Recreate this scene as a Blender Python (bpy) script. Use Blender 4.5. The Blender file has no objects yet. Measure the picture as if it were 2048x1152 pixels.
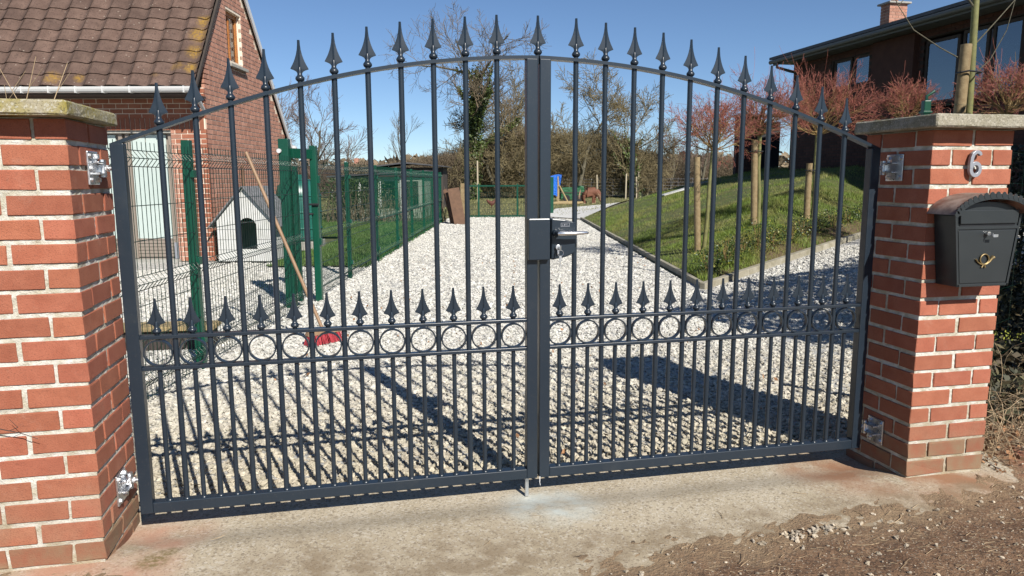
import bpy, bmesh, math, random
import numpy as np
from mathutils import Vector, Matrix

sc = bpy.context.scene
COL = sc.collection
R = math.radians
rng = random.Random(7)
NR = np.random.RandomState(11)

# ------------------------------------------------------------------ camera
YAW = 0.2120365
CX, CY, CZ = -0.70018, -2.76691, 1.27740
cd = bpy.data.cameras.new("camera")
cam = bpy.data.objects.new("camera", cd)
COL.objects.link(cam)
sc.camera = cam
cd.sensor_fit = 'HORIZONTAL'
cd.sensor_width = 36.0
cd.lens = 1439.18 / 2048 * 36.0
cd.clip_start = 0.05
cd.clip_end = 2000
_p, _r = 0.149153, -0.00396
_fw = Vector((math.sin(YAW) * math.cos(_p), math.cos(YAW) * math.cos(_p), -math.sin(_p)))
_rt = Vector((math.cos(YAW), -math.sin(YAW), 0))
_up = _rt.cross(_fw)
_rt2 = _rt * math.cos(_r) + _up * math.sin(_r)
_up2 = _up * math.cos(_r) - _rt * math.sin(_r)
M = Matrix((( _rt2.x, _up2.x, -_fw.x, CX), (_rt2.y, _up2.y, -_fw.y, CY), (_rt2.z, _up2.z, -_fw.z, CZ), (0, 0, 0, 1)))
cam.matrix_world = M

# ------------------------------------------------------------------ sky and sun
SUN = Vector((0.30, -1.0, 0.80)).normalized()
w = bpy.data.worlds.new("World")
sc.world = w
w.use_nodes = True
nt = w.node_tree
sky = nt.nodes.new('ShaderNodeTexSky')
sky.sky_type = 'NISHITA'
sky.sun_disc = False
sky.sun_elevation = math.asin(SUN.z)
sky.sun_rotation = math.atan2(SUN.x, SUN.y)
sky.altitude = 0
sky.air_density = 0.75
sky.dust_density = 0.0
sky.ozone_density = 5.0
bg = nt.nodes['Background']
bg.inputs['Strength'].default_value = 0.072
nt.links.new(sky.outputs[0], bg.inputs['Color'])
sd = bpy.data.lights.new("sun", 'SUN')
sd.energy = 5.0
sd.angle = R(0.53)
sd.color = (1.0, 0.95, 0.87)
so = bpy.data.objects.new("sun", sd)
COL.objects.link(so)
so.rotation_euler = SUN.to_track_quat('Z', 'Y').to_euler()
so.location = (3, -10, 8)
vs = sc.view_settings
vs.view_transform = 'Standard'
vs.look = 'None'
vs.exposure = 0.55
vs.gamma = 1.0
vs.use_curve_mapping = False

# ------------------------------------------------------------------ frames
cyw, syw = math.cos(YAW), math.sin(YAW)
def V(l, d, z=0.0):
    """driveway frame: l metres right of the viewer, d metres along the driveway"""
    return (CX + l * cyw + d * syw, CY - l * syw + d * cyw, z)

def sst(a, b, x):
    t = np.clip((x - a) / (b - a), 0, 1)
    return t * t * (3 - 2 * t)

def H(l, d):
    """height of the ground"""
    l = np.asarray(l, float); d = np.asarray(d, float)
    L = np.maximum(l - 2.24, 0)
    L = 5.35 * np.tanh((L / 5.35) ** 1.6) ** (1 / 1.6)
    P = np.maximum(-0.668 * (l - 2.24) + 0.744 * (d - 8.4), 0)
    a, b = 0.20 * L, 0.35 * P
    k = 0.12
    hh = np.clip(0.5 + 0.5 * (b - a) / k, 0, 1)
    m = b * (1 - hh) + a * hh - k * hh * (1 - hh)
    m = np.maximum(m, 0)
    base = 0.12 * L * sst(2.5, 6.5, d)
    fade = 1 - sst(24.2, 31, d)
    return (base + m) * fade

def world_lw(x, y):
    ex, ey = x - CX, y - CY
    return ex * cyw - ey * syw, ex * syw + ey * cyw

# ------------------------------------------------------------------ naming
def tag(o, label=None, cat=None, group=None, kind=None):
    if label: o['label'] = label
    if cat: o['category'] = cat
    if group: o['group'] = group
    if kind: o['kind'] = kind
    return o

def thing(name, loc, rz=0.0, label=None, cat=None, group=None):
    o = bpy.data.objects.new(name, None)
    o.empty_display_size = 0.1
    COL.objects.link(o)
    o.location = loc
    o.rotation_euler = (0, 0, rz)
    return tag(o, label, cat, group)

def link(name, me, parent=None, loc=(0, 0, 0), rot=None, scale=None):
    o = bpy.data.objects.new(name, me)
    COL.objects.link(o)
    o.location = loc
    if rot is not None: o.rotation_euler = rot
    if scale is not None: o.scale = scale
    if parent is not None: o.parent = parent
    return o

def copy_tree(o, parent=None):
    c = o.copy()
    COL.objects.link(c)
    c.parent = parent
    for ch in list(o.children):
        copy_tree(ch, c)
    return c

# ------------------------------------------------------------------ materials
def mat(name, col, rough=0.7, metal=0.0, col2=None, nscale=5.0, ndetail=6, lo=0.35, hi=0.65,
        bump=None, rnd=0.0, spec=None, var=0.0, coat=0.0, rough2=None, hrnd=0.0):
    m = bpy.data.materials.new(name)
    m.use_nodes = True
    n = m.node_tree.nodes; L = m.node_tree.links
    b = n['Principled BSDF']
    b.inputs['Roughness'].default_value = rough
    b.inputs['Metallic'].default_value = metal
    if spec is not None: b.inputs['Specular IOR Level'].default_value = spec
    if coat: b.inputs['Coat Weight'].default_value = coat
    geo = n.new('ShaderNodeNewGeometry')
    src = None
    if col2 is not None:
        nz = n.new('ShaderNodeTexNoise'); nz.inputs['Scale'].default_value = nscale
        nz.inputs['Detail'].default_value = ndetail; nz.inputs['Roughness'].default_value = 0.62
        L.new(geo.outputs['Position'], nz.inputs['Vector'])
        mr = n.new('ShaderNodeMapRange'); mr.inputs[1].default_value = lo; mr.inputs[2].default_value = hi
        L.new(nz.outputs[0], mr.inputs[0])
        mx = n.new('ShaderNodeMixRGB')
        mx.inputs[1].default_value = (*col, 1); mx.inputs[2].default_value = (*col2, 1)
        L.new(mr.outputs[0], mx.inputs[0])
        src = mx.outputs[0]
        if rough2 is not None:
            m2 = n.new('ShaderNodeMapRange'); m2.inputs[3].default_value = rough; m2.inputs[4].default_value = rough2
            L.new(mr.outputs[0], m2.inputs[0]); L.new(m2.outputs[0], b.inputs['Roughness'])
    else:
        b.inputs['Base Color'].default_value = (*col, 1)
        if rnd or var:
            c = n.new('ShaderNodeRGB'); c.outputs[0].default_value = (*col, 1); src = c.outputs[0]
    if rnd or var or hrnd:
        hs = n.new('ShaderNodeHueSaturation')
        L.new(src, hs.inputs['Color'])
        if rnd:
            oi = n.new('ShaderNodeObjectInfo')
            mr = n.new('ShaderNodeMapRange'); mr.inputs[3].default_value = 1 - rnd; mr.inputs[4].default_value = 1 + rnd
            L.new(oi.outputs['Random'], mr.inputs[0])
            L.new(mr.outputs[0], hs.inputs['Value'])
            if hrnd:
                ml = n.new('ShaderNodeMath'); ml.operation = 'MULTIPLY'; ml.inputs[1].default_value = 7.31
                fr = n.new('ShaderNodeMath'); fr.operation = 'FRACT'
                L.new(oi.outputs['Random'], ml.inputs[0]); L.new(ml.outputs[0], fr.inputs[0])
                mh = n.new('ShaderNodeMapRange'); mh.inputs[3].default_value = 0.5 - hrnd; mh.inputs[4].default_value = 0.5 + hrnd
                L.new(fr.outputs[0], mh.inputs[0]); L.new(mh.outputs[0], hs.inputs['Hue'])
        elif var:
            mr = n.new('ShaderNodeMapRange'); mr.inputs[3].default_value = 1 - var; mr.inputs[4].default_value = 1 + var
            L.new(geo.outputs['Random Per Island'], mr.inputs[0])
            L.new(mr.outputs[0], hs.inputs['Value'])
        src = hs.outputs[0]
    if src is not None: L.new(src, b.inputs['Base Color'])
    if bump:
        nb = n.new('ShaderNodeTexNoise'); nb.inputs['Scale'].default_value = bump[0]
        nb.inputs['Detail'].default_value = 5; nb.inputs['Roughness'].default_value = 0.65
        L.new(geo.outputs['Position'], nb.inputs['Vector'])
        bp = n.new('ShaderNodeBump'); bp.inputs['Strength'].default_value = bump[1]
        bp.inputs['Distance'].default_value = bump[2] if len(bump) > 2 else 0.01
        L.new(nb.outputs[0], bp.inputs['Height']); L.new(bp.outputs[0], b.inputs['Normal'])
    return m

def nodes(m):
    return m.node_tree.nodes, m.node_tree.links, m.node_tree.nodes['Principled BSDF']

def spots(m, pts, col, strength_noise=6.0, amount=1.0):
    """stain the material around world points: pts = [(x,y,z,r)]"""
    n, L, b = nodes(m)
    geo = n.new('ShaderNodeNewGeometry')
    acc = None
    for (x, y, z, r) in pts:
        d = n.new('ShaderNodeVectorMath'); d.operation = 'DISTANCE'
        d.inputs[1].default_value = (x, y, z)
        L.new(geo.outputs['Position'], d.inputs[0])
        mr = n.new('ShaderNodeMapRange'); mr.inputs[1].default_value = r * 0.3; mr.inputs[2].default_value = r
        mr.inputs[3].default_value = 1; mr.inputs[4].default_value = 0
        mr.interpolation_type = 'SMOOTHSTEP'
        L.new(d.outputs['Value'], mr.inputs[0])
        if acc is None: acc = mr.outputs[0]
        else:
            mx = n.new('ShaderNodeMath'); mx.operation = 'MAXIMUM'
            L.new(acc, mx.inputs[0]); L.new(mr.outputs[0], mx.inputs[1]); acc = mx.outputs[0]
    nz = n.new('ShaderNodeTexNoise'); nz.inputs['Scale'].default_value = strength_noise; nz.inputs['Detail'].default_value = 7
    L.new(geo.outputs['Position'], nz.inputs['Vector'])
    mr = n.new('ShaderNodeMapRange'); mr.inputs[1].default_value = 0.3; mr.inputs[2].default_value = 0.6
    L.new(nz.outputs[0], mr.inputs[0])
    mu = n.new('ShaderNodeMath'); mu.operation = 'MULTIPLY'; L.new(acc, mu.inputs[0]); L.new(mr.outputs[0], mu.inputs[1])
    m2 = n.new('ShaderNodeMath'); m2.operation = 'MULTIPLY'; m2.inputs[1].default_value = amount; L.new(mu.outputs[0], m2.inputs[0])
    mx = n.new('ShaderNodeMixRGB'); mx.inputs[2].default_value = (*col, 1)
    L.new(m2.outputs[0], mx.inputs[0])
    old = b.inputs['Base Color'].links[0].from_socket
    L.new(old, mx.inputs[1]); L.new(mx.outputs[0], b.inputs['Base Color'])

def speckle(m, col, scale=200.0, thr=0.30, amount=0.7, detail=2):
    """scattered small grains of another colour"""
    n, L, b = nodes(m)
    geo = n.new('ShaderNodeNewGeometry')
    vo = n.new('ShaderNodeTexVoronoi'); vo.inputs['Scale'].default_value = scale
    L.new(geo.outputs['Position'], vo.inputs['Vector'])
    sp = n.new('ShaderNodeSeparateColor'); L.new(vo.outputs['Color'], sp.inputs[0])
    lt = n.new('ShaderNodeMath'); lt.operation = 'LESS_THAN'; lt.inputs[1].default_value = thr
    L.new(sp.outputs[0], lt.inputs[0])
    mu = n.new('ShaderNodeMath'); mu.operation = 'MULTIPLY'; mu.inputs[1].default_value = amount
    L.new(lt.outputs[0], mu.inputs[0])
    mx = n.new('ShaderNodeMixRGB'); mx.inputs[2].default_value = (*col, 1)
    L.new(mu.outputs[0], mx.inputs[0])
    old = b.inputs['Base Color'].links[0].from_socket
    L.new(old, mx.inputs[1]); L.new(mx.outputs[0], b.inputs['Base Color'])

def smear(m, col, scale=8.0, lo=0.58, hi=0.70, amount=0.6):
    n, L, b = nodes(m)
    geo = n.new('ShaderNodeNewGeometry')
    nz = n.new('ShaderNodeTexNoise'); nz.inputs['Scale'].default_value = scale; nz.inputs['Detail'].default_value = 9; nz.inputs['Roughness'].default_value = 0.7
    L.new(geo.outputs['Position'], nz.inputs['Vector'])
    mr = n.new('ShaderNodeMapRange'); mr.inputs[1].default_value = lo; mr.inputs[2].default_value = hi; mr.inputs[4].default_value = amount
    L.new(nz.outputs[0], mr.inputs[0])
    mx = n.new('ShaderNodeMixRGB'); mx.inputs[2].default_value = (*col, 1)
    L.new(mr.outputs[0], mx.inputs[0]); L.new(b.inputs['Base Color'].links[0].from_socket, mx.inputs[1]); L.new(mx.outputs[0], b.inputs['Base Color'])
def along_y(m, col, y0, y1, amount):
    """dirtier near the gate line (world y0), clean from y1 on"""
    n, L, b = nodes(m)
    geo = n.new('ShaderNodeNewGeometry'); sp = n.new('ShaderNodeSeparateXYZ'); L.new(geo.outputs['Position'], sp.inputs[0])
    mr = n.new('ShaderNodeMapRange'); mr.inputs[1].default_value = y0; mr.inputs[2].default_value = y1; mr.inputs[3].default_value = amount; mr.inputs[4].default_value = 0
    L.new(sp.outputs['Y'], mr.inputs[0])
    mx = n.new('ShaderNodeMixRGB'); mx.blend_type = 'MULTIPLY'; mx.inputs[2].default_value = (*col, 1)
    L.new(mr.outputs[0], mx.inputs[0]); L.new(b.inputs['Base Color'].links[0].from_socket, mx.inputs[1]); L.new(mx.outputs[0], b.inputs['Base Color'])
MT = {}
MT['paint'] = mat('anthracite_paint', (0.0135, 0.0215, 0.0320), rough=0.30, col2=(0.016, 0.0245, 0.036), nscale=3, bump=(900, 0.05, 0.001), spec=0.5)
smear(MT['paint'], (0.05, 0.055, 0.058), 5, 0.55, 0.85, 0.5)
speckle(MT['paint'], (0.04, 0.045, 0.05), 260, 0.02, 0.4)
MT['zinc'] = mat('galvanised_steel', (0.78, 0.79, 0.80), rough=0.22, metal=0.95, col2=(0.55, 0.56, 0.58), nscale=40, rough2=0.5, bump=(120, 0.15, 0.002))
MT['chrome'] = mat('bright_steel', (0.75, 0.75, 0.75), rough=0.22, metal=0.9)
MT['brick'] = mat('pillar_brick', (0.290, 0.088, 0.047), rough=0.9, col2=(0.350, 0.120, 0.068), nscale=12, rnd=0.12, bump=(240, 0.7, 0.004), hrnd=0.003)
spots(MT['brick'], [(-1.57, -.25, 0, .42), (-1.9, -.25, 0, .40), (-1.57, .1, 0, .38), (1.57, -.25, 0, .34), (1.9, -.25, 0, .40), (1.57, .1, 0, .3)], (0.27, 0.15, 0.09), 9.0, 0.6)
smear(MT['brick'], (0.40, 0.25, 0.18), 9, 0.60, 0.80, 0.5)
smear(MT['brick'], (0.15, 0.055, 0.035), 17, 0.60, 0.75, 0.45)
speckle(MT['brick'], (0.17, 0.06, 0.035), 420, 0.10, 0.5)
MT['brick_dirty'] = mat('soiled_brick', (0.23, 0.090, 0.050), rough=0.95, col2=(0.21, 0.145, 0.085), nscale=9, rnd=0.08, bump=(200, 0.6, 0.004))
MT['mortar'] = mat('pillar_mortar', (0.43, 0.40, 0.31), rough=0.95, col2=(0.60, 0.59, 0.54), nscale=22, bump=(160, 0.9, 0.006), lo=0.4, hi=0.6)
spots(MT['mortar'], [(-1.57, -.25, 0, .36), (-1.9, -.25, 0, .34), (-1.57, .1, 0, .3), (1.57, -.25, 0, .45), (1.9, -.25, 0, .45), (1.57, .1, 0, .4)], (0.30, 0.235, 0.14), 9.0, 0.85)
MT['cap'] = mat('concrete_cap', (0.31, 0.275, 0.20), rough=0.95, col2=(0.245, 0.20, 0.035), nscale=7, bump=(120, 0.8, 0.006), lo=0.42, hi=0.62)
speckle(MT['cap'], (0.10, 0.09, 0.05), 300, 0.14, 0.6)
speckle(MT['cap'], (0.42, 0.40, 0.33), 160, 0.16, 0.6)
MT['cap2'] = mat('pale_concrete_cap', (0.31, 0.285, 0.225), rough=0.95, col2=(0.19, 0.17, 0.11), nscale=11, bump=(120, 0.8, 0.006), lo=0.42, hi=0.62)
speckle(MT['cap2'], (0.12, 0.11, 0.08), 280, 0.16, 0.6)
speckle(MT['cap2'], (0.40, 0.37, 0.30), 160, 0.16, 0.6)
MT['concrete'] = mat('concrete_apron', (0.385, 0.320, 0.220), rough=0.92, col2=(0.470, 0.405, 0.300), nscale=3.2, bump=(170, 0.55, 0.006))
speckle(MT['concrete'], (0.15, 0.12, 0.09), 210, 0.14, 0.6)
speckle(MT['concrete'], (0.20, 0.16, 0.11), 95, 0.09, 0.6)
speckle(MT['concrete'], (0.56, 0.51, 0.42), 120, 0.15, 0.6)
spots(MT['concrete'], [(-1.62, -0.25, 0, 0.34), (-1.45, -0.05, 0, 0.26), (-1.5, -0.33, 0, 0.25)], (0.44, 0.235, 0.155), 5.0, 0.9)
spots(MT['concrete'], [(1.45, -0.12, 0, 0.42), (1.3, 0.0, 0, 0.22), (1.72, -0.36, 0, 0.36), (1.6, -0.3, 0, 0.3)], (0.29, 0.145, 0.075), 5.0, 0.95)
spots(MT['concrete'], [(-0.02, -0.09, 0, 0.17), (0.02, -0.12, 0, 0.28)], (0.52, 0.57, 0.54), 9.0, 0.8)
spots(MT['concrete'], [(-1.42, -0.28, 0, 0.08), (-1.38, -0.22, 0, 0.05)], (0.16, 0.12, 0.04), 60.0, 0.9)
spots(MT['concrete'], [(-0.35, -0.63, 0, 0.5), (-0.9, -0.60, 0, 0.5), (0.1, -0.58, 0, 0.25), (0.4, -0.56, 0, 0.25), (0.75, -0.52, 0, 0.25), (1.1, -0.5, 0, 0.25), (1.4, -0.47, 0, 0.2), (1.75, -0.45, 0, 0.2)], (0.20, 0.145, 0.085), 12.0, 0.75)
MT['dirt'] = mat('dirt_ground', (0.130, 0.071, 0.037), rough=0.97, col2=(0.235, 0.140, 0.078), nscale=9, bump=(90, 1.0, 0.012))
speckle(MT['dirt'], (0.36, 0.29, 0.21), 190, 0.07, 0.8)
speckle(MT['dirt'], (0.06, 0.035, 0.02), 90, 0.18, 0.6)
spots(MT['dirt'], [(2.2, -0.32, 0, 0.35), (2.5, -0.4, 0, 0.3)], (0.40, 0.15, 0.085), 12.0, 0.8)
n_, L_n, b_ = nodes(MT['dirt'])
_g = n_.new('ShaderNodeNewGeometry'); _s = n_.new('ShaderNodeSeparateXYZ'); L_n.new(_g.outputs['Position'], _s.inputs[0])
_m = n_.new('ShaderNodeMapRange'); _m.inputs[1].default_value = 0.0; _m.inputs[2].default_value = 0.012; _m.inputs[3].default_value = 0.85; _m.inputs[4].default_value = 0.0
L_n.new(_s.outputs['Z'], _m.inputs[0])
_x = n_.new('ShaderNodeMixRGB'); _x.inputs[2].default_value = (0.31, 0.22, 0.13, 1); L_n.new(_m.outputs[0], _x.inputs[0])
L_n.new(b_.inputs['Base Color'].links[0].from_socket, _x.inputs[1]); L_n.new(_x.outputs[0], b_.inputs['Base Color'])
MT['soil'] = mat('field_ground', (0.085, 0.095, 0.032), rough=0.97, col2=(0.13, 0.12, 0.055), nscale=0.5, bump=(8, 1.0, 0.05))
MT['gravel_bed'] = mat('gravel_bed', (0.36, 0.35, 0.32), rough=0.95, col2=(0.54, 0.53, 0.49), nscale=45, ndetail=8, bump=(55, 1.0, 0.03), lo=0.4, hi=0.58)
speckle(MT['gravel_bed'], (0.58, 0.57, 0.53), 33, 0.5, 0.8)
speckle(MT['gravel_bed'], (0.19, 0.185, 0.17), 38, 0.12, 0.7)
MT['gravel_far'] = mat('far_gravel', (0.50, 0.49, 0.46), rough=0.95, col2=(0.60, 0.59, 0.56), nscale=12)
MT['stone'] = mat('white_limestone', (0.57, 0.56, 0.525), rough=0.85, rnd=0.24, hrnd=0.02, bump=(120, 0.4, 0.004), col2=(0.43, 0.415, 0.365), nscale=30)
smear(MT['stone'], (0.36, 0.335, 0.28), 0.9, 0.50, 0.70, 0.40)
smear(MT['stone'], (0.30, 0.20, 0.11), 6.0, 0.66, 0.76, 0.45)
along_y(MT['stone'], (0.82, 0.75, 0.62), 0.2, 3.0, 1.0)
MT['lawn_soil'] = mat('lawn_soil', (0.060, 0.085, 0.016), rough=0.97, col2=(0.095, 0.090, 0.03), nscale=2.2, bump=(40, 1.0, 0.02))
MT['grass'] = mat('grass_blade', (0.120, 0.175, 0.020), rough=0.6, col2=(0.190, 0.190, 0.050), nscale=1.1, var=0.35, lo=0.45, hi=0.60)
MT['grass_dark'] = mat('grass_blade_left', (0.055, 0.125, 0.018), rough=0.6, col2=(0.10, 0.155, 0.035), nscale=0.9, var=0.3)
MT['dry'] = mat('dry_grass', (0.17, 0.165, 0.065), rough=0.8, var=0.4)
MT['kerb'] = mat('kerb_concrete', (0.33, 0.305, 0.245), rough=0.9, col2=(0.22, 0.20, 0.14), nscale=9, bump=(90, 0.6, 0.005), rnd=0.07)
MT['green'] = mat('green_coating', (0.003, 0.062, 0.036), rough=0.35, col2=(0.003, 0.050, 0.029), nscale=3)
MT['wire'] = mat('green_wire', (0.004, 0.030, 0.019), rough=0.28)
MT['wire_bright'] = mat('bright_green_wire', (0.005, 0.070, 0.042), rough=0.3)
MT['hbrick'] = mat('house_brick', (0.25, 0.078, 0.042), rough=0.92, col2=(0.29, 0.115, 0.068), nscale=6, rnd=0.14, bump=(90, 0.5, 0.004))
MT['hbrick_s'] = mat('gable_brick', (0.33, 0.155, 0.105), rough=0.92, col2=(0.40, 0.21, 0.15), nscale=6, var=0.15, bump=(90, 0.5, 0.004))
MT['hmortar'] = mat('house_mortar', (0.66, 0.55, 0.43), rough=0.95, col2=(0.70, 0.61, 0.50), nscale=20)
MT['tile'] = mat('roof_tile', (0.078, 0.046, 0.034), rough=0.9, col2=(0.120, 0.075, 0.057), nscale=5, rnd=0.15, bump=(70, 0.7, 0.006))
speckle(MT['tile'], (0.30, 0.25, 0.20), 55, 0.006, 0.6)
speckle(MT['tile'], (0.035, 0.020, 0.015), 70, 0.12, 0.5)
# mustard lichen near the right-hand verge of the roof
spots(MT['tile'], [(*V(-5.05, 11.35, 2.95), 0.16), (*V(-4.86, 11.52, 3.2), 0.2), (*V(-4.85, 11.7, 3.5), 0.22), (*V(-4.82, 11.85, 3.75), 0.17),
                   (*V(-5.35, 11.25, 2.82), 0.12), (*V(-4.85, 11.3, 2.95), 0.15), (*V(-6.9, 11.2, 2.78), 0.18), (*V(-6.5, 11.2, 2.78), 0.12)], (0.27, 0.155, 0.014), 30.0, 0.8)
MT['pvc'] = mat('white_pvc', (0.55, 0.55, 0.54), rough=0.35)
MT['wood_frame'] = mat('varnished_wood', (0.42, 0.16, 0.035), rough=0.5, col2=(0.30, 0.10, 0.02), nscale=12)
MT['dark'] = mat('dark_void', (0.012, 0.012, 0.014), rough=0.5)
MT['mint'] = mat('frosted_panel', (0.46, 0.53, 0.50), rough=0.25, col2=(0.42, 0.49, 0.46), nscale=1.5)
MT['taupe'] = mat('taupe_frame', (0.24, 0.20, 0.165), rough=0.5)
MT['sillstone'] = mat('sill_stone', (0.34, 0.33, 0.30), rough=0.85, col2=(0.26, 0.25, 0.22), nscale=14)
MT['white_board'] = mat('painted_board', (0.55, 0.55, 0.53), rough=0.6, col2=(0.47, 0.47, 0.44), nscale=8)
MT['felt'] = mat('roof_felt', (0.10, 0.10, 0.105), rough=0.85, col2=(0.20, 0.20, 0.21), nscale=14)
MT['handle_wood'] = mat('broom_handle', (0.22, 0.135, 0.075), rough=0.55, col2=(0.28, 0.175, 0.10), nscale=18)
MT['broom_red'] = mat('broom_bristle', (0.40, 0.035, 0.05), rough=0.6, var=0.25)
MT['sleeper'] = mat('old_timber', (0.36, 0.27, 0.13), rough=0.9, col2=(0.22, 0.17, 0.09), nscale=14, bump=(40, 0.8, 0.006))
MT['stake'] = mat('stake_wood', (0.27, 0.205, 0.11), rough=0.85, col2=(0.18, 0.125, 0.06), nscale=16, bump=(50, 0.7, 0.005))
MT['greenbark'] = mat('green_bark', (0.185, 0.18, 0.060), rough=0.75, col2=(0.12, 0.12, 0.045), nscale=14, bump=(60, 0.5, 0.004))
MT['redtwig'] = mat('red_twig', (0.27, 0.085, 0.058), rough=0.6, var=0.35)
MT['olivetwig'] = mat('olive_twig', (0.24, 0.16, 0.06), rough=0.7, var=0.3)
MT['bark'] = mat('grey_bark', (0.125, 0.11, 0.075), rough=0.9, col2=(0.08, 0.072, 0.045), nscale=3, bump=(12, 0.8, 0.03))
MT['twig_brown'] = mat('bare_twig', (0.155, 0.118, 0.075), rough=0.85, var=0.35)
MT['twig_red'] = mat('reddish_twig', (0.155, 0.105, 0.080), rough=0.85, var=0.3)
MT['twig_olive'] = mat('olive_bare_twig', (0.170, 0.135, 0.068), rough=0.85, var=0.45)
MT['ivy'] = mat('ivy_leaf', (0.060, 0.085, 0.018), rough=0.5, var=0.5)
MT['conifer'] = mat('evergreen_leaf', (0.045, 0.070, 0.028), rough=0.6, var=0.5)
MT['hedge'] = mat('box_leaf', (0.035, 0.062, 0.012), rough=0.5, var=0.5)
MT['hedge_y'] = mat('yellow_leaf', (0.17, 0.17, 0.022), rough=0.5, var=0.4)
MT['mulch'] = mat('bark_mulch', (0.16, 0.105, 0.06), rough=0.95, col2=(0.09, 0.06, 0.035), nscale=30, bump=(60, 1.0, 0.02))
MT['mailbox'] = mat('mailbox_paint', (0.019, 0.023, 0.025), rough=0.36, col2=(0.024, 0.028, 0.030), nscale=6, bump=(300, 0.06, 0.001))
MT['mailroof'] = mat('weathered_mailbox_roof', (0.12, 0.08, 0.065), rough=0.35, col2=(0.30, 0.235, 0.20), nscale=20, rough2=0.6, metal=0.2)
MT['brass'] = mat('aged_brass', (0.12, 0.09, 0.045), rough=0.5, metal=0.5, col2=(0.28, 0.20, 0.08), nscale=60)
MT['alu'] = mat('grey_aluminium', (0.30, 0.31, 0.34), rough=0.4, metal=0.35)
MT['tank'] = mat('teal_tank', (0.012, 0.09, 0.07), rough=0.35, col2=(0.016, 0.12, 0.09), nscale=3)
MT['blue'] = mat('blue_tarpaulin', (0.004, 0.12, 0.55), rough=0.35, bump=(7, 1.0, 0.12))
MT['gtarp'] = mat('green_tarpaulin', (0.008, 0.085, 0.028), rough=0.5, bump=(8, 1.0, 0.05))
MT['pony'] = mat('chestnut_coat', (0.110, 0.040, 0.020), rough=0.75, col2=(0.16, 0.062, 0.032), nscale=6)
MT['mane'] = mat('flaxen_hair', (0.36, 0.25, 0.16), rough=0.8)
MT['hen'] = mat('hen_feather', (0.10, 0.028, 0.016), rough=0.7)
MT['plank'] = mat('brown_board', (0.150, 0.082, 0.048), rough=0.8, col2=(0.105, 0.058, 0.035), nscale=9)
MT['shedwall'] = mat('weathered_shed_wall', (0.42, 0.44, 0.38), rough=0.7, col2=(0.30, 0.33, 0.26), nscale=2)
MT['darkwood'] = mat('dark_timber', (0.045, 0.035, 0.030), rough=0.8)
MT['slate'] = mat('dark_roofing', (0.045, 0.045, 0.050), rough=0.6, col2=(0.075, 0.075, 0.08), nscale=5)
MT['fascia'] = mat('grey_fascia', (0.085, 0.09, 0.082), rough=0.5)
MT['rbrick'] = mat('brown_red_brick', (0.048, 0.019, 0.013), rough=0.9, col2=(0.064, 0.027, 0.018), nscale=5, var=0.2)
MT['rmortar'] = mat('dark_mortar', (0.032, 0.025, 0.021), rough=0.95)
MT['curtain'] = mat('white_curtain', (0.62, 0.64, 0.70), rough=0.9)
MT['clay'] = mat('clay_pot', (0.16, 0.06, 0.04), rough=0.8)
MT['bramble'] = mat('dead_bramble', (0.34, 0.25, 0.15), rough=0.85, var=0.5)
MT['moss'] = mat('moss', (0.22, 0.24, 0.03), rough=0.9, var=0.3)
MT['post'] = mat('grey_fence_post', (0.40, 0.34, 0.24), rough=0.9)
MT['deadleaf'] = mat('dead_leaf', (0.24, 0.125, 0.06), rough=0.85, var=0.5)

def glass_mat():
    m = bpy.data.materials.new('window_glass'); m.use_nodes = True
    n = m.node_tree.nodes; L = m.node_tree.links
    n.remove(n['Principled BSDF'])
    out = n['Material Output']
    g = n.new('ShaderNodeBsdfGlossy'); g.inputs['Roughness'].default_value = 0.03; g.inputs['Color'].default_value = (0.9, 0.95, 1, 1)
    t = n.new('ShaderNodeBsdfTransparent'); t.inputs['Color'].default_value = (0.7, 0.75, 0.78, 1)
    f = n.new('ShaderNodeFresnel'); f.inputs['IOR'].default_value = 2.4
    mx = n.new('ShaderNodeMixShader')
    L.new(f.outputs[0], mx.inputs[0]); L.new(t.outputs[0], mx.inputs[1]); L.new(g.outputs[0], mx.inputs[2])
    L.new(mx.outputs[0], out.inputs['Surface'])
    return m
MT['glass'] = glass_mat()

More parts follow.
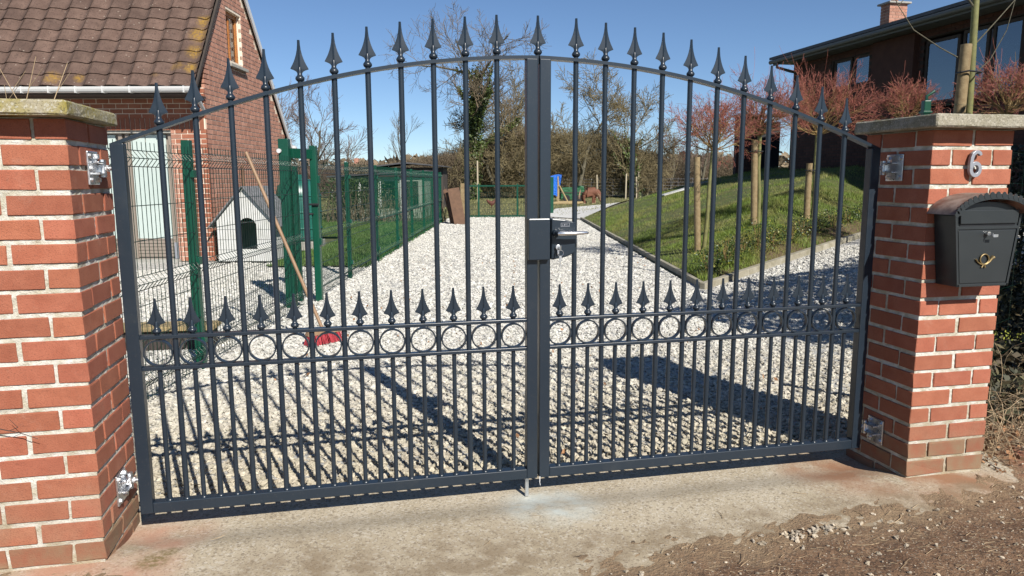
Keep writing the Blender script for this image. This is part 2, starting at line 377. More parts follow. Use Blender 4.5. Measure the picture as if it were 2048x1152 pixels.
# ------------------------------------------------------------------ mesh builder
class MB:
    def __init__(s):
        s.v = []; s.f = []
    def add(s, vs, fs):
        o = len(s.v)
        s.v += [tuple(v) for v in vs]
        s.f += [tuple(i + o for i in f) for f in fs]
        return s
    def box(s, x0, x1, y0, y1, z0, z1):
        v = [(x0,y0,z0),(x1,y0,z0),(x1,y1,z0),(x0,y1,z0),(x0,y0,z1),(x1,y0,z1),(x1,y1,z1),(x0,y1,z1)]
        return s.add(v, [(0,3,2,1),(4,5,6,7),(0,1,5,4),(1,2,6,5),(2,3,7,6),(3,0,4,7)])
    def hexa(s, v):   # 8 corners bottom ccw then top ccw
        return s.add(v, [(0,3,2,1),(4,5,6,7),(0,1,5,4),(1,2,6,5),(2,3,7,6),(3,0,4,7)])
    def tube(s, pts, rad, n=8, caps=True):
        pts = [Vector(p) for p in pts]
        if not hasattr(rad, '__len__'): rad = [rad] * len(pts)
        rings = []
        ref = None
        for i, p in enumerate(pts):
            if i == 0: t = pts[1] - p
            elif i == len(pts) - 1: t = p - pts[i-1]
            else: t = (pts[i+1] - p).normalized() + (p - pts[i-1]).normalized()
            t.normalize()
            if ref is None:
                ref = Vector((0,0,1)) if abs(t.z) < 0.9 else Vector((1,0,0))
            a = t.cross(ref)
            if a.length < 1e-5: a = t.orthogonal()
            a.normalize(); b = a.cross(t).normalized(); ref = b
            rings.append([p + (a * math.cos(2*math.pi*k/n) + b * math.sin(2*math.pi*k/n)) * rad[i] for k in range(n)])
        vs = [q for r_ in rings for q in r_]
        fs = []
        for i in range(len(pts)-1):
            for k in range(n):
                k2 = (k+1) % n
                fs.append((i*n+k, i*n+k2, (i+1)*n+k2, (i+1)*n+k))
        if caps:
            fs.append(tuple(range(n-1, -1, -1))); fs.append(tuple((len(pts)-1)*n+k for k in range(n)))
        return s.add(vs, fs)
    def lathe(s, prof, n=16, c=(0,0,0)):
        vs = []; fs = []
        for (r, z) in prof:
            for k in range(n):
                a = 2*math.pi*k/n
                vs.append((c[0]+r*math.cos(a), c[1]+r*math.sin(a), c[2]+z))
        for i in range(len(prof)-1):
            for k in range(n):
                k2 = (k+1) % n
                fs.append((i*n+k, i*n+k2, (i+1)*n+k2, (i+1)*n+k))
        fs.append(tuple(range(n-1, -1, -1))); fs.append(tuple((len(prof)-1)*n+k for k in range(n)))
        return s.add(vs, fs)
    def prism(s, poly, y0, y1, axis='y'):
        """poly in (a,b) extruded along axis"""
        n = len(poly)
        def P(a, b, t):
            return (a, t, b) if axis == 'y' else ((t, a, b) if axis == 'x' else (a, b, t))
        vs = [P(a, b, y0) for a, b in poly] + [P(a, b, y1) for a, b in poly]
        fs = [tuple(range(n)), tuple(range(2*n-1, n-1, -1))]
        for i in range(n):
            j = (i+1) % n
            fs.append((i, i+n, j+n, j))
        return s.add(vs, fs)
    def mesh(s, name, m, smooth=False, recalc=True):
        me = bpy.data.meshes.new(name)
        me.from_pydata(s.v, [], s.f)
        if recalc:
            bm = bmesh.new(); bm.from_mesh(me)
            bmesh.ops.recalc_face_normals(bm, faces=bm.faces)
            bm.to_mesh(me); bm.free()
        me.materials.append(m)
        if smooth:
            me.polygons.foreach_set('use_smooth', [True] * len(me.polygons))
            try: me.set_sharp_from_angle(angle=R(40))
            except Exception: pass
        me.update()
        return me
    def build(s, name, m, parent=None, smooth=False, bevel=0, origin=None, kind=None, recalc=True):
        if origin is not None:
            s.v = [(a-origin[0], b-origin[1], c-origin[2]) for a, b, c in s.v]
        o = link(name, s.mesh(name, m, smooth, recalc), parent)
        if bevel:
            bv = o.modifiers.new('bevel', 'BEVEL'); bv.width = bevel; bv.segments = 2; bv.limit_method = 'ANGLE'
        if kind: o['kind'] = kind
        return o

def np_mesh(name, verts, faces, m, parent=None, kind=None, smooth=False):
    """fast mesh from numpy arrays (N,3) and (M,k)"""
    me = bpy.data.meshes.new(name)
    nv, (nf, k) = len(verts), faces.shape
    me.vertices.add(nv); me.vertices.foreach_set('co', np.asarray(verts, np.float32).ravel())
    me.loops.add(nf * k); me.loops.foreach_set('vertex_index', faces.astype(np.int32).ravel())
    me.polygons.add(nf); me.polygons.foreach_set('loop_start', np.arange(0, nf * k, k, dtype=np.int32))
    me.polygons.foreach_set('loop_total', np.full(nf, k, np.int32))
    if smooth: me.polygons.foreach_set('use_smooth', np.ones(nf, bool))
    me.materials.append(m)
    me.update(calc_edges=True); me.validate()
    o = link(name, me, parent)
    if kind: o['kind'] = kind
    return o

def segs_np(P0, P1, R0, R1, n=3):
    P0 = np.asarray(P0, float); P1 = np.asarray(P1, float); R0 = np.asarray(R0, float); R1 = np.asarray(R1, float)
    d = P1 - P0; ln = np.linalg.norm(d, axis=1, keepdims=True); ln[ln == 0] = 1; d = d / ln
    ref = np.where(np.abs(d[:, 2:3]) < 0.9, np.array([[0, 0, 1.]]), np.array([[1., 0, 0]]))
    a = np.cross(d, ref); a /= np.linalg.norm(a, axis=1, keepdims=True); b = np.cross(a, d)
    N = len(P0); vs = np.zeros((N, 2 * n, 3))
    for k in range(n):
        t = 2 * math.pi * k / n
        o = a * math.cos(t) + b * math.sin(t)
        vs[:, k] = P0 + o * R0[:, None]; vs[:, n + k] = P1 + o * R1[:, None]
    f = []
    for k in range(n):
        k2 = (k + 1) % n
        f.append([k, k2, n + k2, n + k])
    f = np.array(f)
    F = (f[None] + (np.arange(N) * 2 * n)[:, None, None]).reshape(-1, 4)
    return vs.reshape(-1, 3), F

def twig_obj(name, segs, m, parent=None, kind=None, n=3):
    P0 = [s[0] for s in segs]; P1 = [s[1] for s in segs]
    R0 = [s[2] for s in segs]; R1 = [s[3] for s in segs]
    v, f = segs_np(P0, P1, R0, R1, n)
    return np_mesh(name, v, f, m, parent, kind, smooth=(n > 3))

def leaves_np(C, size, up=0.0, aspect=0.6, seed=0):
    """random little quads at points C"""
    r = np.random.RandomState(seed); N = len(C)
    a = r.normal(size=(N, 3)); a /= np.linalg.norm(a, axis=1, keepdims=True)
    b = np.cross(a, r.normal(size=(N, 3))); b /= np.linalg.norm(b, axis=1, keepdims=True)
    s = (size * (0.6 + 0.8 * r.rand(N)))[:, None]
    a = a * s * 0.5; b = b * s * 0.5 * aspect
    v = np.stack([C - a, C - b * 1.0, C + a, C + b], 1).reshape(-1, 3)
    F = np.arange(N * 4).reshape(N, 4)
    return v, F

# ================================================================== GROUND
def grid_sheet(name, us, vsn, fn, m, kind='structure'):
    """fn(u,v) -> (x,y,z) arrays"""
    U, W = np.meshgrid(us, vsn, indexing='ij')
    X, Y, Z = fn(U, W)
    P = np.stack([X, Y, Z], -1).reshape(-1, 3)
    nu, nv = len(us), len(vsn)
    idx = np.arange(nu * nv).reshape(nu, nv)
    F = np.stack([idx[:-1, :-1], idx[1:, :-1], idx[1:, 1:], idx[:-1, 1:]], -1).reshape(-1, 4)
    o = np_mesh(name, P, F, m, None, kind, smooth=True)
    return o

def LW(l, d, z):
    return CX + l * cyw + d * syw, CY - l * syw + d * cyw, z

# wide terrain
us = np.concatenate([np.linspace(-400, -30, 12), np.linspace(-26, 26, 53), np.linspace(30, 400, 12)])
dsn = np.concatenate([np.linspace(-60, -6, 8), np.linspace(-4, 60, 65), np.linspace(64, 120, 12), np.linspace(150, 900, 10)])
def f_ground(l, d):
    z = H(l, d) - 0.05
    z = np.where(d > 24, z + 0.05 - 0.004, z)
    return LW(l, d, z)
g = grid_sheet('ground', us, dsn, f_ground, MT['soil'])

# concrete apron in front of and under the gate: sheet whose surface is z = 0, street edge ragged
def f_conc(x, y):
    return x, y, -0.043 * sst(-0.24, 0.02, y) * sst(-1.75, -1.6, x) * (1 - sst(1.6, 1.75, x))
grid_sheet('concrete_apron', np.linspace(-4.6, 4.2, 89), np.linspace(-1.3, 0.24, 56), f_conc, MT['concrete'])

# dirt verge: rises through the apron with an uneven edge
def vnoise(x, y, seed=0):
    r = np.random.RandomState(seed); T = r.rand(64, 64)
    xi = np.floor(x).astype(int); yi = np.floor(y).astype(int)
    fx = x - xi; fy = y - yi; fx = fx*fx*(3-2*fx); fy = fy*fy*(3-2*fy)
    g = lambda i, j: T[i % 64, j % 64]
    return (g(xi, yi)*(1-fx)*(1-fy) + g(xi+1, yi)*fx*(1-fy) + g(xi, yi+1)*(1-fx)*fy + g(xi+1, yi+1)*fx*fy)
def fbm(x, y, seed=0, o=4):
    s = 0; a = 0.5
    for i in range(o):
        s = s + a * vnoise(x * 2**i, y * 2**i, seed + i); a *= 0.5
    return s
BX = np.array([-6, -2.2, -1.6, -1.1, -0.5, -0.25, 0.0, 0.25, 0.6, 0.95, 1.3, 1.62, 1.85, 2.02, 2.15, 2.4, 6])
BY = np.array([-0.28, -0.27, -0.36, -0.62, -0.82, -0.74, -0.645, -0.585, -0.54, -0.515, -0.48, -0.44, -0.40, -0.31, -0.15, 0.4, 0.6])
def dirt_h(x, y):
    e = (np.interp(x, BX, BY) - y)        # distance inside the dirt
    e = e + (fbm(x * 7, y * 7, 3) - 0.47) * 0.20
    h = np.clip(e, -0.25, 0.4) * 0.050
    h = h + (fbm(x * 14, y * 14, 5) - 0.47) * 0.012 + (fbm(x * 50, y * 50, 6) - 0.47) * 0.012
    return h
def f_dirt(x, y):
    h = dirt_h(x, y)
    e = np.interp(x, BX, BY) - y
    return x, y, np.where((h < -0.010) | (e < -0.10), -0.10, h)
grid_sheet('dirt_verge', np.linspace(-5, 6, 500), np.linspace(-2.6, 1.0, 190), f_dirt, MT['dirt'])
# street side continues behind the viewer
grid_sheet('lane', np.linspace(-40, 40, 9), np.linspace(-12, -2.5, 5), lambda x, y: (x, y, np.full_like(x, -0.012)), MT['dirt'])

# gravel sheets (z just above the wide terrain)
def f_grav(l, d):
    return LW(l, d, H(l, d) - 0.012)
# the part behind the gate line is cut along world y = 0.10
def f_grav_near(x, t):
    y = 0.21 + t * (3.2 - 0.21)
    l, d = world_lw(x, y)
    return x, y, H(l, d) - 0.012 - 0.02 * (1 - sst(0, 0.05, t))
grid_sheet('gravel_yard', np.linspace(-9, 9, 37), np.linspace(0, 1, 14), f_grav_near, MT['gravel_bed'])
def f_gy(l, t):
    # from world y=3.2 to the lawn / fence line
    d0 = 5.0 + 0
    x0 = CX + l * cyw; 
    # d where y = 3.19
    dy = (3.19 - CY + l * syw) / cyw
    d1 = np.where(l < -2.1, np.where(l < -3.7, 11.6, 10.75), np.where(l > 2.24, 8.4 + (l - 2.24) * 0.898, 10.8))
    d = dy + (d1 - dy) * t
    return LW(l, d, H(l, d) - 0.012)
grid_sheet('gravel_forecourt', np.linspace(-12, 12, 97), np.linspace(0, 1, 16), f_gy, MT['gravel_bed'])
grid_sheet('gravel_drive', np.linspace(-2.12, 2.26, 12), np.linspace(8.3, 25.3, 30), lambda l, d: LW(l, d, H(l, d) - 0.009), MT['gravel_bed'])
# far bend of the gravel path
pl = [(0.9, 25.3), (1.5, 28), (1.9, 31.5), (4.5, 36.5), (9, 47.5), (15, 62)]
pr = [(2.26, 23.2), (4.6, 26.5), (6.0, 30), (8.5, 36), (13, 47), (20, 62)]
def f_path(a, t):
    i = np.clip(np.floor(t * 5), 0, 4).astype(int); fr = t * 5 - i
    A = np.array(pl); B = np.array(pr)
    pa = A[i] * (1 - fr)[..., None] + A[i + 1] * fr[..., None]
    pb = B[i] * (1 - fr)[..., None] + B[i + 1] * fr[..., None]
    q = pa * (1 - a)[..., None] + pb * a[..., None]
    return LW(q[..., 0], q[..., 1], H(q[..., 0], q[..., 1]) + 0.03)
grid_sheet('gravel_path', np.linspace(0, 1, 5), np.linspace(0, 1, 31), f_path, MT['gravel_far'])

# lawns
def f_lawn(l, t):
    d0 = 8.45 + (l - 2.30) * 0.898; d1 = 23.6
    d = d0 + (d1 - d0) * t
    e = np.minimum(sst(0, 0.02, t), 1.0)
    return LW(l, d, H(l, d) + 0.004 + 0.02 * e)
grid_sheet('lawn_bank', np.linspace(2.32, 17, 60), np.linspace(0, 1, 46), f_lawn, MT['lawn_soil'])
grid_sheet('side_lawn_strip', np.linspace(-3.7, -2.2, 8), np.linspace(10.78, 16.5, 12), lambda l, d: LW(l, d, 0 * l + 0.006), MT['lawn_soil'])
grid_sheet('lawn_side', np.linspace(-14, -2.2, 20), np.linspace(16.51, 24.5, 12), lambda l, d: LW(l, d, 0 * l + 0.006), MT['lawn_soil'])

# ------------------------------------------------------------------ loose limestone chippings (instances on a point mesh)
def chip_group(name, variants=6, squash=(1.0, 0.75, 0.5)):
    gname = name
    ng = bpy.data.node_groups.new(gname, 'GeometryNodeTree')
    ng.interface.new_socket('Geometry', in_out='INPUT', socket_type='NodeSocketGeometry')
    ng.interface.new_socket('Geometry', in_out='OUTPUT', socket_type='NodeSocketGeometry')
    n = ng.nodes; L = ng.links
    gi = n.new('NodeGroupInput'); go = n.new('NodeGroupOutput')
    j = n.new('GeometryNodeGeometryToInstance')
    for i in range(variants):
        ico = n.new('GeometryNodeMeshIcoSphere'); ico.inputs['Radius'].default_value = 0.5; ico.inputs['Subdivisions'].default_value = 2
        nz = n.new('ShaderNodeTexNoise'); nz.inputs['Scale'].default_value = 1.6; nz.inputs['Detail'].default_value = 1
        pos = n.new('GeometryNodeInputPosition')
        ad = n.new('ShaderNodeVectorMath'); ad.operation = 'ADD'; ad.inputs[1].default_value = (i * 7.3, i * 3.1, i * 1.7)
        L.new(pos.outputs[0], ad.inputs[0]); L.new(ad.outputs[0], nz.inputs['Vector'])
        sb = n.new('ShaderNodeVectorMath'); sb.operation = 'SUBTRACT'; sb.inputs[1].default_value = (0.5, 0.5, 0.5)
        L.new(nz.outputs['Color'], sb.inputs[0])
        ml = n.new('ShaderNodeVectorMath'); ml.operation = 'SCALE'; ml.inputs['Scale'].default_value = 1.5
        L.new(sb.outputs[0], ml.inputs[0])
        sp = n.new('GeometryNodeSetPosition')
        L.new(ico.outputs[0], sp.inputs['Geometry']); L.new(ml.outputs[0], sp.inputs['Offset'])
        tr = n.new('GeometryNodeTransform')
        k = 0.8 + 0.4 * ((i * 37) % 10) / 10
        tr.inputs['Scale'].default_value = (squash[0], squash[1] * k, squash[2] * (1.5 - k * 0.5))
        L.new(sp.outputs[0], tr.inputs['Geometry'])
        L.new(tr.outputs[0], j.inputs[0])
    ip = n.new('GeometryNodeInstanceOnPoints')
    L.new(gi.outputs[0], ip.inputs['Points']); L.new(j.outputs[0], ip.inputs['Instance'])
    ip.inputs['Pick Instance'].default_value = True
    rv = n.new('FunctionNodeRandomValue'); rv.data_type = 'FLOAT_VECTOR'
    rv.inputs[0].default_value = (-0.5, -0.5, 0); rv.inputs[1].default_value = (0.5, 0.5, 6.283)
    L.new(rv.outputs[0], ip.inputs['Rotation'])
    na = n.new('GeometryNodeInputNamedAttribute'); na.data_type = 'FLOAT'; na.inputs[0].default_value = 'sc'
    L.new(na.outputs[0], ip.inputs['Scale'])
    sm = n.new('GeometryNodeSetMaterial')
    L.new(ip.outputs[0], sm.inputs['Geometry']); L.new(sm.outputs[0], go.inputs[0])
    return ng, sm

def chips(name, P, S, m, label, cat):
    me = bpy.data.meshes.new(name)
    me.vertices.add(len(P)); me.vertices.foreach_set('co', np.asarray(P, np.float32).ravel())
    at = me.attributes.new('sc', 'FLOAT', 'POINT'); at.data.foreach_set('value', np.asarray(S, np.float32))
    me.materials.append(m); me.update()
    o = link(name, me)
    ng, sm = chip_group(name + '_nodes')
    sm.inputs['Material'].default_value = m
    md = o.modifiers.new('scatter', 'NODES'); md.node_group = ng
    tag(o, label, cat, kind='stuff')
    return o

def inside_gravel(l, d):
    x, y, _ = LW(l, d, 0)
    ok = y > 0.235
    ok &= ~((l > 2.18) & (d > 8.25 + (l - 2.24) * 0.898))
    ok &= ~((l < -2.18) & (d > np.where(l < -3.7, 11.3, 10.7)))
    ok &= ~((x > 1.55) & (x < 1.98) & (y < 0.17)) & ~((x < -1.55) & (x > -1.98) & (y < 0.17))
    return ok
PP = []; SS = []
for (d0, d1, dens, s0, s1) in [(2.3, 4.2, 3400, .014, .032), (4.2, 6.5, 1800, .016, .036), (6.5, 10.5, 950, .020, .040), (10.5, 17, 620, .022, .044), (17, 25.2, 330, .026, .05)]:
    lr = min(0.78 * d1 + 0.3, 8.0)
    if d0 >= 10.5: a, b = (-5.0 if d0 < 12 else -2.15), 2.2
    else: a, b = -lr, lr
    N = int((b - a) * (d1 - d0) * dens)
    l = NR.uniform(a, b, N); d = NR.uniform(d0, d1, N)
    k = inside_gravel(l, d) & (np.abs(l) < 0.74 * d + 0.3)
    l, d = l[k], d[k]
    s = NR.uniform(s0, s1, len(l)) * (0.7 + 0.6 * NR.rand(len(l)))
    z = H(l, d) + NR.uniform(-0.012, 0.001, len(l)) - .004
    X, Y, Z = LW(l, d, z)
    PP.append(np.stack([X, Y, Z], 1)); SS.append(s)
chips('gravel', np.concatenate(PP), np.concatenate(SS), MT['stone'], 'white crushed limestone chippings spread over the driveway behind the gate', 'gravel')

# small stones on the dirt verge
N = 4200
x = NR.uniform(-2.2, 3.2, N); y = NR.uniform(-1.15, 0.2, N)
h = dirt_h(x, y); k = (h > 0.002) & (np.interp(x, BX, BY) - y > -.06) & ~((x > 1.54) & (x < 1.98) & (y > -.28)); x, y, h = x[k], y[k], h[k]
s = 0.004 + 0.016 * NR.rand(len(x)) ** 4
P = np.stack([x, y, h + s * 0.15], 1)
cx_ = NR.normal(0.86, 0.10, 46); cy_ = NR.normal(-0.60, 0.022, 46) + (cx_ - .86) * .12
P2 = np.stack([cx_, cy_, dirt_h(cx_, cy_) + 0.004], 1)
MT['pebble'] = mat('verge_pebble', (0.30, 0.245, 0.17), rough=0.9, rnd=0.4, col2=(0.44, 0.38, 0.30), nscale=40)
chips('verge_pebbles', np.concatenate([P, P2]), np.concatenate([s, NR.uniform(.010, .026, 46)]), MT['pebble'], 'scattered small pebbles lying in the brown dirt verge by the lane', 'pebbles')

# straw, twigs and leaf litter on the verge
sg = []
for i in range(2200):
    x = rng.uniform(-1.9, 3.0); y = rng.uniform(-1.1, 0.1)
    h = float(dirt_h(np.array([x]), np.array([y]))[0])
    if h < 0.001 or np.interp(x, BX, BY) - y < -.06 or (1.54 < x < 1.98 and y > -.28): continue
    a = rng.uniform(-0.6, 0.6) + (0 if rng.random() < .6 else 1.2); ln = rng.uniform(0.008, 0.05)
    p = Vector((x, y, h + 0.004)); q = p + Vector((math.cos(a), math.sin(a), rng.uniform(-.05, .12))) * ln
    sg.append((p, q, 0.0011, 0.0006))
for (x, y, a, ln) in [(0.66, -0.62, .1, .13), (0.95, -0.72, -.4, .10), (1.2, -.6, .25, .12), (0.5, -.75, .6, .08), (1.15, -.52, 1.4, .05), (1.02, -.27, -.9, .05), (-.3, -.42, .5, .04), (-1.25, -.17, .3, .05), (.62, -.42, 1.2, .06)]:
    h = max(float(dirt_h(np.array([x]), np.array([y]))[0]), 0)
    p = Vector((x, y, h + .003))
    for k in range(3):
        q = p + Vector((math.cos(a + .25*k), math.sin(a + .25*k), 0.03)) * ln / 3
        sg.append((p, q, 0.0014, 0.001)); p = q
o = twig_obj('plant_litter', sg, MT['bramble'], None, 'stuff')
tag(o, 'dry straw and broken twigs scattered across the brown dirt verge', 'litter')

# ================================================================== BRICK PILLARS
BL, BH, BD, CP = 0.186, 0.0615, 0.0900, 0.0775
def brick_mesh(name, seed, m, lx=BL, ly=BD, lz=BH, chip=0.0014):
    r = random.Random(seed)
    bm = bmesh.new()
    bmesh.ops.create_cube(bm, size=1)
    for v in bm.verts:
        v.co.x *= lx; v.co.y *= ly; v.co.z *= lz
    bmesh.ops.bevel(bm, geom=bm.edges[:], offset=0.0022, segments=1, affect='EDGES')
    for v in bm.verts:
        v.co += Vector((r.uniform(-1, 1), r.uniform(-1, 1), r.uniform(-1, 1))) * chip
    me = bpy.data.meshes.new(name); bm.to_mesh(me); bm.free()
    me.materials.append(m)
    return me
BM = [brick_mesh('brick', i, MT['brick']) for i in range(5)]
BMD = [brick_mesh('brick', i + 20, MT['brick_dirty'], chip=0.003) for i in range(3)]

def mortar_core(name, x0, x1, y0, y1, z0, z1, parent, m, inset=0.0052, origin=(0, 0, 0)):
    """box skin with small relief so that the joints are not perfectly flat"""
    r = np.random.RandomState(5)
    bm = bmesh.new()
    x0 += inset; x1 -= inset; y0 += inset; y1 -= inset
    def face(o, a, b, na, nb):
        vs = {}
        for i in range(na + 1):
            for j in range(nb + 1):
                vs[i, j] = bm.verts.new(o + a * (i / na) + b * (j / nb))
        for i in range(na):
            for j in range(nb):
                bm.faces.new((vs[i, j], vs[i+1, j], vs[i+1, j+1], vs[i, j+1]))
    A = Vector
    nz = int((z1 - z0) / 0.012); nx = int((x1 - x0) / 0.02); ny = int((y1 - y0) / 0.02)
    face(A((x0, y0, z0)), A((x1 - x0, 0, 0)), A((0, 0, z1 - z0)), nx, nz)
    face(A((x1, y0, z0)), A((0, y1 - y0, 0)), A((0, 0, z1 - z0)), ny, nz)
    face(A((x1, y1, z0)), A((x0 - x1, 0, 0)), A((0, 0, z1 - z0)), nx, nz)
    face(A((x0, y1, z0)), A((0, y0 - y1, 0)), A((0, 0, z1 - z0)), ny, nz)
    bmesh.ops.remove_doubles(bm, verts=bm.verts[:], dist=1e-5)
    for v in bm.verts:
        d = Vector((v.co.x - (x0 + x1) / 2, v.co.y - (y0 + y1) / 2, 0)).normalized()
        v.co += d * r.uniform(-0.0020, 0.0016)
        v.co -= Vector(origin)
    me = bpy.data.meshes.new(name); bm.to_mesh(me); bm.free(); me.materials.append(m)
    return link(name, me, parent)

def pillar(side, x0, label, row0, ox_, of_, ct_, mcap):
    """brick pillar 388 mm square, corner nearest the gate opening at x0"""
    W = 2 * BL + 0.016
    y0 = -0.25; y1 = y0 + W
    xa, xb = (x0 - W, x0) if side < 0 else (x0, x0 + W)
    t = thing('brick_pillar', ((xa + xb) / 2, (y0 + y1) / 2, 0), 0, label, 'pillar')
    ox, oy = t.location.x, t.location.y
    mortar_core('mortar', xa, xb, y0, y1, -0.085, 19 * CP + 0.0, t, MT['mortar'], origin=(ox, oy, 0))
    r = random.Random(31 + side)
    for row in range(20):
        z = 1.4725 - CP * (row + 1) + 0.012 + BH / 2
        typ = (row + row0) % 2
        spots_ = []
        hx = (xa + xb) / 2; hy = (y0 + y1) / 2
        if typ == 0:   # two stretchers on the front and back, one on each side
            for sx in (-1, 1):
                spots_.append((hx + sx * (BL + 0.016) / 2, y0 + BD / 2, 0))
                spots_.append((hx + sx * (BL + 0.016) / 2, y1 - BD / 2, 0))
            spots_.append((xa + BD / 2, hy, 1)); spots_.append((xb - BD / 2, hy, 1))
        else:
            for sy in (-1, 1):
                spots_.append((xa + BD / 2, hy + sy * (BL + 0.016) / 2, 1))
                spots_.append((xb - BD / 2, hy + sy * (BL + 0.016) / 2, 1))
            spots_.append((hx, y0 + BD / 2, 0)); spots_.append((hx, y1 - BD / 2, 0))
        for (bx, by, q) in spots_:
            pool = BMD if (row >= 18 or (row == 17 and side > 0)) else BM
            o = link('brick', r.choice(pool), t,
                     (bx - ox + r.uniform(-.0012, .0012), by - oy + r.uniform(-.0012, .0012), z + r.uniform(-.0012, .0012)),
                     (r.uniform(-.006, .006), r.uniform(-.006, .006), (math.pi / 2 if q else 0) + (math.pi if r.random() < .5 else 0) + r.uniform(-.006, .006)))
    # concrete coping slab
    bm = bmesh.new()
    bmesh.ops.create_cube(bm, size=1)
    cwx = W + 2 * ox_; cwy = W + of_ + 0.015
    for v in bm.verts:
        v.co.x *= cwx; v.co.y *= cwy; v.co.z *= ct_
        if v.co.z > 0: v.co.x *= 0.985; v.co.y *= 0.985
    bmesh.ops.bevel(bm, geom=bm.edges[:], offset=0.006, segments=1, affect='EDGES')
    bmesh.ops.triangulate(bm, faces=bm.faces[:])
    bmesh.ops.subdivide_edges(bm, edges=[e for e in bm.edges if e.calc_length() > 0.05], cuts=8, use_grid_fill=True)
    for v in bm.verts:
        v.co += Vector((r.uniform(-1, 1), r.uniform(-1, 1), r.uniform(-1, 1))) * 0.0012
    me = bpy.data.meshes.new('coping_slab'); bm.to_mesh(me); bm.free(); me.materials.append(mcap)
    link('coping_slab', me, t, (0, -(of_ - 0.015) / 2, 1.4745 + ct_ / 2))
    return t
pill_l = pillar(-1, -1.57, 'red brick gate pillar at the left end of the gate, lichen-yellow coping', 1, 0.035, 0.080, 0.046, MT['cap'])
pill_r = pillar(1, 1.57, 'red brick gate pillar carrying the mailbox and the house number', 0, 0.062, 0.080, 0.052, MT['cap2'])

# ================================================================== GATE
GAP = 0.055
S_ = 0.12
def s2(i): return i * S_
TIPS = [1.614, 1.659, 1.703, 1.738, 1.773, 1.802, 1.828, 1.850, 1.865, 1.878, 1.889]
XB_L = [-(0.834 + 11 - i) * S_ + 0.06 for i in range(11)]          # long bars, left leaf
XR_L = [-(0.834 + 11 - i) * S_ for i in range(12)]                  # ring centres
XB_R = [(0.768 + i) * S_ + 0.06 for i in range(11)]
XR_R = [(0.768 + i) * S_ for i in range(12)]
SPH = 0.147
_ax = [1.52] + [-x for x in XB_L] + [0.0]
_az = [1.400] + [t - 0.155 for t in TIPS] + [1.738]
_pf = np.polyfit(_ax, _az, 4)
def arch(x): return float(np.polyval(_pf, abs(x)))

def spear_mesh():
    """cast spearhead: collar ball, then a flat bladed head with a central rib; z=0 at the bar top"""
    mb = MB()
    mb.lathe([(0.0088, 0), (0.0090, 0.003), (0.0125, 0.0055), (0.0155, 0.0095), (0.0163, 0.0135), (0.0155, 0.0175), (0.0125, 0.0215), (0.0095, 0.0250), (0.0082, 0.030), (0.0078, 0.036), (0.0070, 0.046), (0.0050, 0.054)], 16)
    prof = [(0.0080, 0.027, .0040), (0.0088, 0.033, .0052), (0.0125, 0.0385, .0062), (0.0200, 0.0425, .0066), (0.0285, 0.0455, .0064), (0.0318, 0.0472, .0062), (0.0295, 0.0520, .0060), (0.0250, 0.0600, .0058),
            (0.0195, 0.0710, .0055), (0.0145, 0.0840, .0052), (0.0100, 0.0990, .0048), (0.0067, 0.1150, .0045), (0.0050, 0.1320, .0042), (0.0044, SPH, .0040)]
    vs = []
    for (w_, z, t_) in prof:
        e = 0.0013; c_ = min(0.0034, w_ * .6)
        vs += [(-w_, -e, z), (-c_, -.0026, z), (0, -t_, z), (c_, -.0026, z), (w_, -e, z), (w_, e, z), (c_, .0026, z), (0, t_, z), (-c_, .0026, z), (-w_, e, z)]
    fs = []
    for i in range(len(prof) - 1):
        for k in range(10):
            k2 = (k + 1) % 10
            fs.append((i*10+k, i*10+k2, (i+1)*10+k2, (i+1)*10+k))
    fs.append(tuple(range(9, -1, -1))); fs.append(tuple((len(prof)-1)*10+k for k in range(10)))
    k0 = len(mb.f)
    mb.add(vs, fs)
    me = mb.mesh('spearhead', MT['paint'], smooth=True)
    for i_, p_ in enumerate(me.polygons):
        if i_ >= k0: p_.use_smooth = False
    return me
SPEAR = spear_mesh()
def ring_mesh():
    vs = []; fs = []; n = 40
    for k in range(n):
        a = 2 * math.pi * k / n
        for (r_, y) in ((.050, -.009), (.050, .009), (.0445, .009), (.0445, -.009)):
            vs.append((r_ * math.cos(a), y, r_ * math.sin(a)))
    for k in range(n):
        k2 = (k + 1) % n
        for j in range(4):
            j2 = (j + 1) % 4
            fs.append((k*4+j, k*4+j2, k2*4+j2, k2*4+j))
    return MB().add(vs, fs).mesh('ring', MT['paint'], smooth=True)
RING = ring_mesh()
ZB = GAP; ZBT = GAP + 0.042
ZL, ZU, ZR = 0.6045, 0.7205, 0.660       # centres of lower and upper middle rails, ring centre

def bar_mesh(z0, z1, r=0.0102):
    return MB().tube([(0, 0, z0), (0, 0, z1)], r, 16).mesh('bar', MT['paint'], smooth=True)

